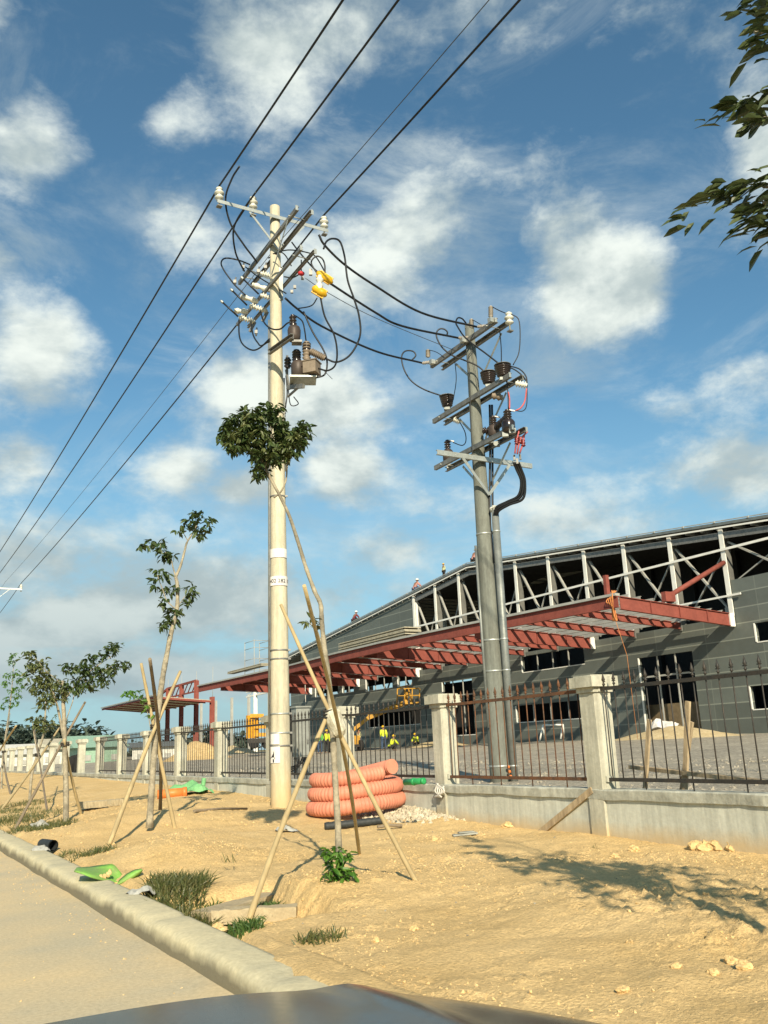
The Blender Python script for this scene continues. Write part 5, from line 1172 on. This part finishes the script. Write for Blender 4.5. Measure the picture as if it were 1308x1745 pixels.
def scatter(name, mat, n, area, r0, r1, sd, dens=None, zf=zg):
    rn = random.Random(sd); mb = MB(); k = 0
    while k < n:
        x, y = rn.uniform(area[0], area[1]), rn.uniform(area[2], area[3])
        if dens and rn.random() > dens(x, y): continue
        k += 1; r = r0*(r1/r0)**(rn.random()**2.2); c = Vector((x, y, zf(x, y)-r*.1)); vs = []
        M_ = Matrix.Rotation(rn.uniform(0,6.28), 3, Vector((rn.gauss(0,1), rn.gauss(0,1), rn.gauss(0,1))).normalized())
        for v in ((1,0,0),(-1,0,0),(0,1,0),(0,-1,0),(0,0,1),(0,0,-1)): vs.append(c+M_ @ (Vector(v)*r*rn.uniform(.55,1.25)))
        mb.add(vs, [(0,2,4),(2,1,4),(1,3,4),(3,0,4),(2,0,5),(1,2,5),(3,1,5),(0,3,5)])
    o = mb.build(name, mat); return tag(o, kind='stuff')
dn = lambda x, y: max(.04, sst(fb(x+31, y-7, .45)*1.8+.35))
tag(scatter('loose_earth', 'dirt_clod', 9000, (2.6, 8.2, 3.2, 13), .004, .018, 1, dn), 'crumbled dry earth strewn over the verge', 'earth')
tag(scatter('loose_earth', 'dirt_clod', 1500, (2.6, 8.2, 13, 26), .010, .035, 2, dn), 'lumps of dry earth farther along the verge', 'earth')
tag(scatter('road_grit', 'dirt_clod', 2600, (-3.5, 2.08, 4.5, 20), .003, .014, 3, lambda x, y: .05+.95*sst((x-1.55)/.5)**1.5*(.3+.7*sst(fb(x, y, .9)*2+.3)), lambda x, y: 0.), 'grit scattered on the dusty road', 'grit')
tag(scatter('yard_stones', 'gravel', 5000, (8.7, 20, 6, 40), .015, .07, 4, None, zy), 'loose stones on the gravel yard', 'stones')
tag(scatter('dark_bits', 'bark', 170, (2.6, 8.2, 3.4, 16), .006, .020, 11), 'small dark stones and twig bits on the verge', 'debris')
tag(scatter('rubble_heap', 'rubble', 1400, (7.3, 8.33, 12.2, 15.0), .02, .07, 5, lambda x, y: math.exp(-((y-13.6)/.8)**2-((x-8.2)/.5)**2), lambda x, y: zg(x, y)+.13*math.exp(-((y-13.6)/.75)**2-((x-8.25)/.42)**2)*random.random()), 'pale stone rubble heaped by the wall right of the orange coil', 'rubble')
mb = MB(); n = 24; vs = []
for j in range(n+1):
    for i in range(n+1):
        x, y = 7.1+1.22*i/n, 12.0+3.2*j/n; vs.append((x, y, zg(x,y)-.03+.13*math.exp(-((y-13.6)/.75)**2-((x-8.25)/.45)**2)+.02*noise.noise(Vector((x*9,y*9,0)))))
mb.add(vs, [(j*(n+1)+i, j*(n+1)+i+1, (j+1)*(n+1)+i+1, (j+1)*(n+1)+i) for j in range(n) for i in range(n)], True); solo(mb, 'rubble_mound', 'rubble', (7.9,13.6,.2), 'low mound of pale rubble against the wall right of the orange coil', 'mound')
# weeds
def grass(name, spots, label, n, hgt, mat='grass', sd=1):
    rn = random.Random(sd); mb = MB()
    for (x, y, rx) in spots:
        g = gnd(x, y)
        for _ in range(n):
            a, rr2 = rn.uniform(0, 6.28), rx*rn.random()**.6; p = Vector((g.x+rr2*math.cos(a), g.y+rr2*math.sin(a)*1.2, 0)); p.z = zg(p.x, p.y)-.01
            d = Vector((rn.gauss(0,.4), rn.gauss(0,.4), 1)).normalized(); h = hgt*rn.uniform(.4,1.1); s = d.cross(Vector((rn.gauss(0,1), rn.gauss(0,1), 0))).normalized()*.006
            b = p+d*h*.55; c = p+d*h+Vector((d.x, d.y, -.3))*h*.35; mb.add([p-s, p+s, b+s*.8, c, b-s*.8], [(0,1,2,4),(4,2,3)])
    return tag(mb.build(name, mat), label, 'grass', kind='stuff')
grass('weeds', [(285,1530,.20),(310,1522,.22),(335,1530,.2),(300,1545,.2),(270,1522,.14),(330,1548,.16)], 'scrubby olive weeds in the drain pit behind the kerb', 420, .20)
grass('green_grass', [(385,1572,.17),(410,1582,.17),(440,1565,.15),(370,1560,.15),(455,1552,.12),(425,1560,.15)], 'short green grass around the foot of the thick bamboo stake', 330, .12, 'leaf_green', 2)
grass('dry_weeds', [(20,1400,.7),(45,1392,.8),(75,1408,.6),(90,1412,.4),(10,1420,.6),(35,1372,.9),(5,1385,.9)], 'dry weeds on the verge at far left', 500, .14, 'grass', 3)
grass('dry_weeds', [(160,1455,.2),(140,1460,.2),(110,1458,.2),(175,1452,.2)], 'thin dry weeds behind the kerb beside the pipe offcut', 90, .12, 'grass', 4)
def tuft(x, y, n, h, label, sd):
    rn = random.Random(sd); g = gnd(x, y); mb = MB()
    for _ in range(n):
        d = Vector((rn.gauss(0,.55), rn.gauss(0,.55), 1)).normalized(); l = h*rn.uniform(.5,1.1); p = g+Vector((rn.gauss(0,.05), rn.gauss(0,.05), -.01)); s = d.cross(Vector((rn.gauss(0,1), rn.gauss(0,1), 0))).normalized()*.004
        b = p+d*l*.6; mb.add([p-s, p+s, b+s, p+d*l+Vector((0,0,-.1*l)), b-s], [(0,1,2,4),(4,2,3)])
    solo(mb, 'grass_tuft', 'grass', g, label, 'grass tuft')
tuft(530,1605,90,.13,'dry grass tuft left of a sparser one on the open dirt near the kerb',1); tuft(562,1600,50,.12,'sparser dry grass tuft right beside the denser one on the open dirt',2)
tuft(375,1460,16,.18,'thin dead sprig on the dirt mound behind the weeds',3); tuft(388,1468,12,.16,'second dead sprig on the dirt mound, nearer the bamboo stake',4); tuft(1010,1445,8,.08,'tiny sprig near the pillar foot',5)

# ------------------------------------------------------------------ the yard: people and machines
def person(loc, face, pose, top, trou, label, vest=None, helmet='helmet_yellow', s=1.):
    t = thing('person', loc, label, 'person', 'workers on the site'); ca, sa = math.cos(face), math.sin(face)
    def W(p): return Vector((loc[0]+(p[0]*ca-p[1]*sa)*s, loc[1]+(p[0]*sa+p[1]*ca)*s, loc[2]+p[2]*s))
    if pose == 'stand':
        J = dict(pel=(0,0,.92),ab=(0,0,1.08),ch=(0,.01,1.30),nk=(0,.01,1.45),hd=(0,.02,1.54),tp=(0,.01,1.68),
          ls=(.18,0,1.38),le=(.24,-.04,1.12),lw=(.22,.08,.88),lh=(.22,.11,.80),rs=(-.18,0,1.38),re=(-.24,-.02,1.12),rw=(-.18,.16,.96),rh=(-.16,.22,.92),
          lp=(.09,0,.90),lk=(.10,.03,.50),la=(.11,-.02,.08),lt=(.12,.12,.04),rp=(-.09,0,.90),rk=(-.11,.01,.50),ra=(-.13,-.03,.08),rt=(-.14,.11,.04))
    else:
        J = dict(pel=(0,-.12,.30),ab=(0,-.10,.45),ch=(0,.06,.66),nk=(0,.13,.80),hd=(0,.17,.88),tp=(0,.17,1.02),
          ls=(.18,.08,.74),le=(.22,.26,.55),lw=(.14,.42,.42),lh=(.12,.48,.38),rs=(-.18,.08,.74),re=(-.22,.26,.52),rw=(-.12,.42,.38),rh=(-.1,.48,.34),
          lp=(.10,-.08,.30),lk=(.17,.28,.46),la=(.14,.12,.08),lt=(.15,.26,.04),rp=(-.10,-.08,.30),rk=(-.17,.28,.44),ra=(-.14,.12,.08),rt=(-.15,.26,.04))
    def skin(name, names, edges, rad, mat, par=t):
        me = bpy.data.meshes.new(name); me.from_pydata([tuple(W(J[n])-Vector(loc)) for n in names], [(names.index(a), names.index(b)) for a, b in edges], []); me.materials.append(MT[mat])
        o = bpy.data.objects.new(name, me); COL.objects.link(o); o.parent = par; o.modifiers.new('Skin', 'SKIN'); m2 = o.modifiers.new('Subdivision', 'SUBSURF'); m2.levels = m2.render_levels = 1
        for i, n in enumerate(names): r = rad[n]*s; me.skin_vertices[0].data[i].radius = (r, r*.85 if n in ('ch','ab','pel') else r)
        me.skin_vertices[0].data[0].use_root = True; return o
    rad = dict(pel=.13,ab=.125,ch=.15,nk=.055,hd=.085,tp=.075,ls=.065,le=.045,lw=.034,lh=.04,rs=.065,re=.045,rw=.034,rh=.04,lp=.095,lk=.062,la=.042,lt=.035,rp=.095,rk=.062,ra=.042,rt=.035)
    E_ = [('pel','ab'),('ab','ch'),('ch','nk'),('nk','hd'),('hd','tp'),('ch','ls'),('ls','le'),('le','lw'),('lw','lh'),('ch','rs'),('rs','re'),('re','rw'),('rw','rh'),('pel','lp'),('lp','lk'),('lk','la'),('la','lt'),('pel','rp'),('rp','rk'),('rk','ra'),('ra','rt')]
    skin('body', list(rad), E_, rad, 'skin')
    r2 = {k: v+.022 for k, v in rad.items()}
    skin('shirt', ['ab','pel','ch','ls','le','lw','rs','re','rw'], [('pel','ab'),('ab','ch'),('ch','ls'),('ls','le'),('le','lw'),('ch','rs'),('rs','re'),('re','rw')], r2, top)
    skin('trousers', ['pel','lp','lk','la','rp','rk','ra'], [('pel','lp'),('lp','lk'),('lk','la'),('pel','rp'),('rp','rk'),('rk','ra')], r2, trou)
    if vest: skin('vest', ['ab','pel','ch','nk'], [('pel','ab'),('ab','ch'),('ch','nk')], dict(pel=.165,ab=.165,ch=.20,nk=.08), vest)
    h = Vector(J['tp']); mb = MB(); mb.lathe(W(h-Vector((0,0,.07))), (0,0,1), [(0,.15*s),(.012,.15*s),(.02,.118*s),(.07*s,.11*s),(.11*s,.075*s),(.135*s,.02*s)], 12); mb.build('helmet', helmet, t)
    mb = MB(); blob(mb, W(Vector(J['hd'])+Vector((0,.09,.03))), .02*s, .1, 6, 4); mb.build('nose', 'skin', t)
    return t
def pg(x, y, X): p = at(x, y, X=X); p.z = zy(p.x, p.y); return p
person(pg(545,1283,30), R(150), 'stand', 'shirt_green', 'jeans', 'worker in a green vest and helmet standing at left of a close pair', 'shirt_green')
person(pg(557,1283,30), R(-60), 'stand', 'vest_yellow', 'trousers_black', 'worker in a yellow vest and black trousers at right of a close pair', 'vest_yellow')
person(pg(612,1277,33), R(100), 'stand', 'shirt_pale', 'jeans', 'worker in a pale yellow shirt and blue jeans standing alone with a helmet', None)
person(pg(654,1277,32), R(-30), 'stand', 'vest_yellow', 'jeans', 'worker in a bright yellow vest standing over a crouching mate', 'vest_yellow')
person(pg(668,1279,31), R(-90), 'squat', 'vest_yellow', 'trousers_black', 'worker crouching low beside the standing one, yellow vest, orange helmet', 'vest_yellow')
person(pg(709,1262,37.5), R(120), 'squat', 'vest_yellow', 'trousers_black', 'worker in a yellow vest crouching alone close to the grey facade', 'vest_yellow')
def rooftop(x, y, dx): p = at(x, y, X=BX+dx); p.z = zr(p.y)+.16; return p
person(rooftop(604,1064,.4), R(-90), 'squat', 'shirt_maroon', 'trousers_black', 'worker in maroon sitting on the far slope of the grey gable roof', None, 'white_plate', 1.25)
person(rooftop(708,1008,.4), R(-90), 'squat', 'shirt_pink', 'jeans', 'worker in pink on the roof edge where the open band begins', None, 'white_plate', 1.25)
person(rooftop(757,992,.5), R(90), 'stand', 'shirt_pale', 'trousers_black', 'dark-clad worker standing on the roof left of the grey pole', None, 'helmet_yellow', .8)
person(rooftop(809,966,.4), R(-90), 'squat', 'shirt_pink', 'trousers_black', 'worker on the roof peak just left of the grey pole', None, 'helmet_yellow', 1.2)
# boom lift
bl = thing('boom_lift', pg(655,1262,37), 'yellow boom lift with its railed basket raised before the dark windows of the facade', 'boom lift'); P = plane((36.0, at(690,1200,X=36).y))
mb = MB(); mb.bar(P(628,1222), P(700,1194), .38, .38); mb.bar(P(640,1216,.3), P(690,1198,.3), .16, .16); mb.build('boom', 'yellow_faded', bl)
mb = MB(); mb.bar(P(690,1199), P(712,1198), 1.1, .12); bk = mb.build('basket_floor', 'yellow_faded', bl)
mb = MB()
for (x0, x1, yb, yt) in ((676,714,1198,1174),):
    for dep in (-.5, .5):
        for k in range(4): x = x0+(x1-x0)*k/3; mb.tube([P(x,yb,dep), P(x+1,yt,dep)], .05, 5)
        for f in (0,.5,1): mb.tube([P(x0,yb+(yt-yb)*f,dep), P(x1,yb+(yt-yb)*f-1,dep)], .045, 5)
    mb.tube([P(680,1172,0),P(694,1168,0),P(700,1190,0)], .06, 5); mb.bar(P(690,1197), P(692,1178), .3, .2)
mb.build('basket_rail', 'yellow_faded', bl)
p = P(588,1250); mb = MB(); mb.box(p.x-.9,p.x+.9,p.y-.7,p.y+.7,1.55,2.2); mb.build('turret', 'yellow_faded', bl)
mb = MB(); mb.box(p.x-1.,p.x+1.,p.y-.9,p.y+.9,1.35,1.54); mb.build('chassis', 'rail_dark', bl)
mb = MB(); mb.bar((p.x,p.y,2.2), P(629,1222), .26, .26); mb.build('lower_arm', 'yellow_faded', bl)
for sx in (-.9, .9):
    for sy in (-.7, .7): mb = MB(); mb.lathe((p.x+sx-.15,p.y+sy,1.45), (1,0,0), [(0,.3),(.03,.42),(.27,.42),(.3,.3)], 14); mb.build('wheel', 'tyre', bl)
# yellow telehandler behind the cream pole
th = thing('telehandler', pg(440,1268,28), 'bright yellow loader frame standing left of the cream pole in the yard', 'loader'); P = plane((28, at(440,1260,X=28).y))
mb = MB(); mb.bar(P(430,1258), P(430,1219), .35, 1.0); mb.bar(P(426,1220), P(449,1220), .8, .3); mb.bar(P(433,1239), P(455,1239), .5, .25); mb.bar(P(433,1252), P(455,1252), .5, .3); mb.build('frame', 'yellow_machine', th)
mb = MB(); mb.frame(P(442,1262), rightv, toC, Vector((0,0,1)), 1.6, 1.4, .35); mb.build('chassis', 'rail_dark', th)
for dx in (-10, 12): mb = MB(); mb.lathe(P(442+dx,1267,.5), toC, [(-.2,.3),(-.17,.42),(.05,.42),(.08,.3)], 14); mb.build('wheel', 'tyre', th)
mb = MB(); mb.bar(P(440,1230), P(462,1222), .14, .14); mb.build('arm', 'sheet_tan', th)
# small things in the yard
P = plane((37, at(938,1255,X=37).y)); mb = MB()
for (a, b) in (((919,1264),(925,1236)),((925,1236),(959,1235)),((959,1235),(955,1259))): mb.tube([P(*a), P(*b)], .06, 6)
mb.tube([P(925,1236,0), P(928,1262,-.8)], .05, 6); mb.tube([P(959,1235,0), P(961,1257,-.8)], .05, 6)
solo(mb, 'sawhorse', 'white_steel', P(938,1264), 'white tubular trestle frame standing before the facade behind the rusty railing', 'trestle')
def heap(name, mat, c, rx, ry, h, label, sd=0.):
    mb = MB(); n = 20; vs = []
    for j in range(n+1):
        for i in range(n+1):
            u, v = i/n*2-1, j/n*2-1; x, y = c[0]+u*rx, c[1]+v*ry; r = min(1, math.hypot(u, v)); vs.append((x, y, zy(x,y)-.06+h*(1-sst(r))*(1+.35*noise.noise(Vector((u*2.5+sd, v*2.5, sd))))+.04*noise.noise(Vector((x*3,y*3,sd)))))
    mb.add(vs, [(j*(n+1)+i, j*(n+1)+i+1, (j+1)*(n+1)+i+1, (j+1)*(n+1)+i) for j in range(n) for i in range(n)], True); return solo(mb, name, mat, c, label, 'heap')
heap('sand_heap','sand',pg(1150,1262,37.4), 2.4, 5.2, .62, 'spread heap of pale sand at the large doorway of the facade')
heap('sand_heap','sand',pg(745,1265,37.6), 1.8, 5, .45, 'low pale sand heap before the middle doorway, left of the grey pole',3.)
heap('sand_heap','sand',pg(400,1268,36), 2, 7, .9, 'pale rubble ridge beneath the far end of the red canopy',5.)
heap('earth_heap','dirt_clod',pg(335,1275,25), 3, 6, 1.5, 'brown earth heap beyond the railing near the red columns',7.)
g = pg(1130,1244,38.8); mb = MB(); crumple(mb, g+Vector((0,0,.4)), .5, 1.1, .5, 9, 2.2); solo(mb, 'debris_pile', 'white_plate', g, 'small heap of white wrapping waste on the sand in the large doorway', 'debris')
# parked cars and sheds far off
def hall(name, p0, p1, depth, hw, hr, wall, roofm, label, cat='building'):
    a, b = Vector(p0), Vector(p1); d = (b-a).normalized(); s = Vector((-d.y, d.x, 0)); 
    if s.dot(a) < 0: s = -s
    t = thing(name, (a+b)/2, label, cat); up = Vector((0,0,1)); mb = MB(); mb.frame((a+b)/2+s*depth/2+up*hw/2, d, s, up, (b-a).length, depth, hw); mb.build('wall', wall, t)
    mb = MB(); A = [a-d*.6-s*.6+up*hw, a-d*.6+s*depth/2+up*hr, a-d*.6+s*(depth+.6)+up*hw, a-d*.6+s*(depth+.6)+up*(hw+.01)]; mb.prism([A[0], A[1], A[2], A[1]+up*.25 - up*.0][:3], (b-a)+d*1.2); mb.build('roof', roofm, t)
    mb = MB(); L_ = (b-a).length; mb.frame(a+d*L_*.5-s*.05+up*hw*.35, d, s, up, L_*.12, .08, hw*.7); mb.build('door', 'hall_white' if wall != 'hall_white' else 'grey_steel', t)
    for f in (.2, .8): mb = MB(); mb.frame(a+d*L_*f-s*.05+up*hw*.55, d, s, up, L_*.16, .08, hw*.25); mb.build('window', 'grey_steel', t)
def far(x, y, dist): r = ray(x, y); h = math.hypot(r.x, r.y); p = CAM+r*(dist/h); return Vector((p.x, p.y, -.1))
hall('warehouse', far(132,1300,112), far(210,1300,113), 14, 2.6, 4.1, 'hall_green', 'hall_green', 'green metal hall with a low gable roof far beyond the fence')
hall('warehouse', far(-40,1300,128), far(66,1300,128), 12, 2.2, 3.6, 'hall_white', 'hall_white', 'long low white shed with a pale roof at far left beyond the fence')
hall('warehouse', far(70,1300,120), far(124,1300,120), 10, 2.6, 4.0, 'hall_white', 'sheet_tan', 'white shed with a tan roof just left of the green hall')
hall('site_office', far(225,1290,112), far(300,1290,112), 6, 2.4, 3.0, 'hall_white', 'roof_sheet', 'low pale site office beyond the railing between the green hall and red columns')
def fartree(x, ytop, dist, wd, label):
    b = far(x, 1296, dist); top = CAM+ray(x, ytop)*(dist/math.hypot(ray(x,ytop).x, ray(x,ytop).y)); H = top.z-b.z; t = thing('distant_tree', b, label, 'tree', 'trees on the far skyline')
    mb = MB(); mb.tube([b, b+Vector((0,0,H*.6))], [.3,.12], 6); mb.build('trunk', 'bark', t)
    rn = random.Random(int(x*7)); mb = MB()
    for _ in range(26):
        a, rr = rn.uniform(0,6.28), wd*rn.random()**.5; z = H*rn.uniform(.35,.95); k = 1-.5*abs(z/H-.6); c = b+Vector((rr*k*math.cos(a), rr*k*math.sin(a), z))
        for _ in range(26):
            d = Vector((rn.gauss(0,1), rn.gauss(0,1), rn.gauss(0,1))).normalized(); leafquad(mb, c+d*rn.random()*wd*.34, Vector((rn.gauss(0,1), rn.gauss(0,1), rn.gauss(-.3,.6))), wd*.24, wd*.14, Vector((0,0,1)))
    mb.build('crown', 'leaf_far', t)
for (x, yt, di, w_) in ((-12,1252,165,5),(8,1256,170,5),(20,1250,175,5),(35,1238,180,6),(52,1250,175,5),(68,1252,170,5),(90,1246,185,6),(108,1254,180,5),(124,1238,160,6),(132,1248,165,5),(338,1245,190,6),(322,1262,200,5),(300,1268,190,5),(382,1258,200,7),(240,1272,180,4),(270,1266,195,4)):
    fartree(x, yt, di, w_, 'dark far tree whose crown rises over the sheds or railing on the horizon')

# ------------------------------------------------------------------ the car the photo was taken from: bonnet and front
car = thing('car', (.35, .2, 0), 'dark glossy car whose bonnet fills the bottom edge of the photo', 'car')
def bonnet_z(u, v):                                     # u across (-1..1), v from windscreen (0) to nose (1)
    return 1.045-.030*v-.022*v**4-.012*u*u-.03*abs(u)**8+.014*math.exp(-((abs(u)-.50-.10*v)/.055)**2)*(.3+.7*v)
def bonnet():
    mb = MB(); n, m = 64, 30; vs = []
    for j in range(m+1):
        v = j/m
        for i in range(n+1):
            u = i/n*2-1; hw = .86; y = .60+1.24*v-.72*v*abs(u)**3.2; vs.append((.35+u*hw, y, bonnet_z(u, v)))
    mb.add(vs, [(j*(n+1)+i, j*(n+1)+i+1, (j+1)*(n+1)+i+1, (j+1)*(n+1)+i) for j in range(m) for i in range(n)], True)
    o = mb.build('bonnet', 'car_paint', car)
    edge = [vs[m*(n+1)+i] for i in range(n+1)]; mb = MB(); vs2 = []
    rows = ((0,.0,-.012),(0,.045,-.09),(0,.06,-.24),(0,.07,-.42),(0,.02,-.62),(0,-.1,-.66))
    for (_, dy, dz) in rows:
        for (x, y, z) in edge: u = (x-.35)/.8; vs2.append((x+u*dy*.5, y+dy*(1-.5*abs(u)**3), z+dz))
    mb.add(vs2, [(j*(n+1)+i, j*(n+1)+i+1, (j+1)*(n+1)+i+1, (j+1)*(n+1)+i) for j in range(len(rows)-1) for i in range(n)], True); mb.build('bumper', 'car_paint', car)
    for s in (-1, 1):
        mb = MB(); vs3 = []; mm = 20
        col = [vs[j*(n+1)+(n if s > 0 else 0)] for j in range(m+1)]; col = [(.35+s*.86, .60-2.6*(1-k/8), 1.0) for k in range(8)]+col
        for (dx, dz) in ((0,-.008),(.04,-.05),(.07,-.16),(.075,-.36),(.05,-.62)):
            for (x, y, z) in col: vs3.append((x+s*dx, y, z+dz))
        q_ = len(col); mb.add(vs3, [(j*q_+i, j*q_+i+1, (j+1)*q_+i+1, (j+1)*q_+i) for j in range(4) for i in range(q_-1)], True); mb.build('wing', 'car_paint', car)
        for yy in (1.05, -1.55): mb = MB(); mb.lathe((.35+s*.94, yy, .33), (-s,0,0), [(0,.19),(.01,.27),(.02,.33),(.19,.33),(.2,.25)], 22); w_ = mb.build('wheel', 'tyre', car); mb = MB(); mb.lathe((.35+s*.945, yy, .33), (s,0,0), [(0,.19),(.012,.17),(.014,.05),(.02,.04)], 18); mb.build('rim', 'galv', w_)
        mb = MB(); blob(mb, (.35+s*.60, 1.62, .78), .15, .05, 14, 8, (1.1,.55,.55)); mb.build('headlight', 'headlamp', car)
    mb = MB(); mb.box(.0,.7,1.85,1.87,.55,.72)
    for k in range(4): mb.box(-.02,.72,1.872,1.885,.56+.045*k,.575+.045*k)
    mb.build('grille', 'rail_dark', car)
    mb = MB(); mb.box(-.46,1.16,.44,.595,.93,.97); mb.build('cowl', 'rail_dark', car)
bonnet()
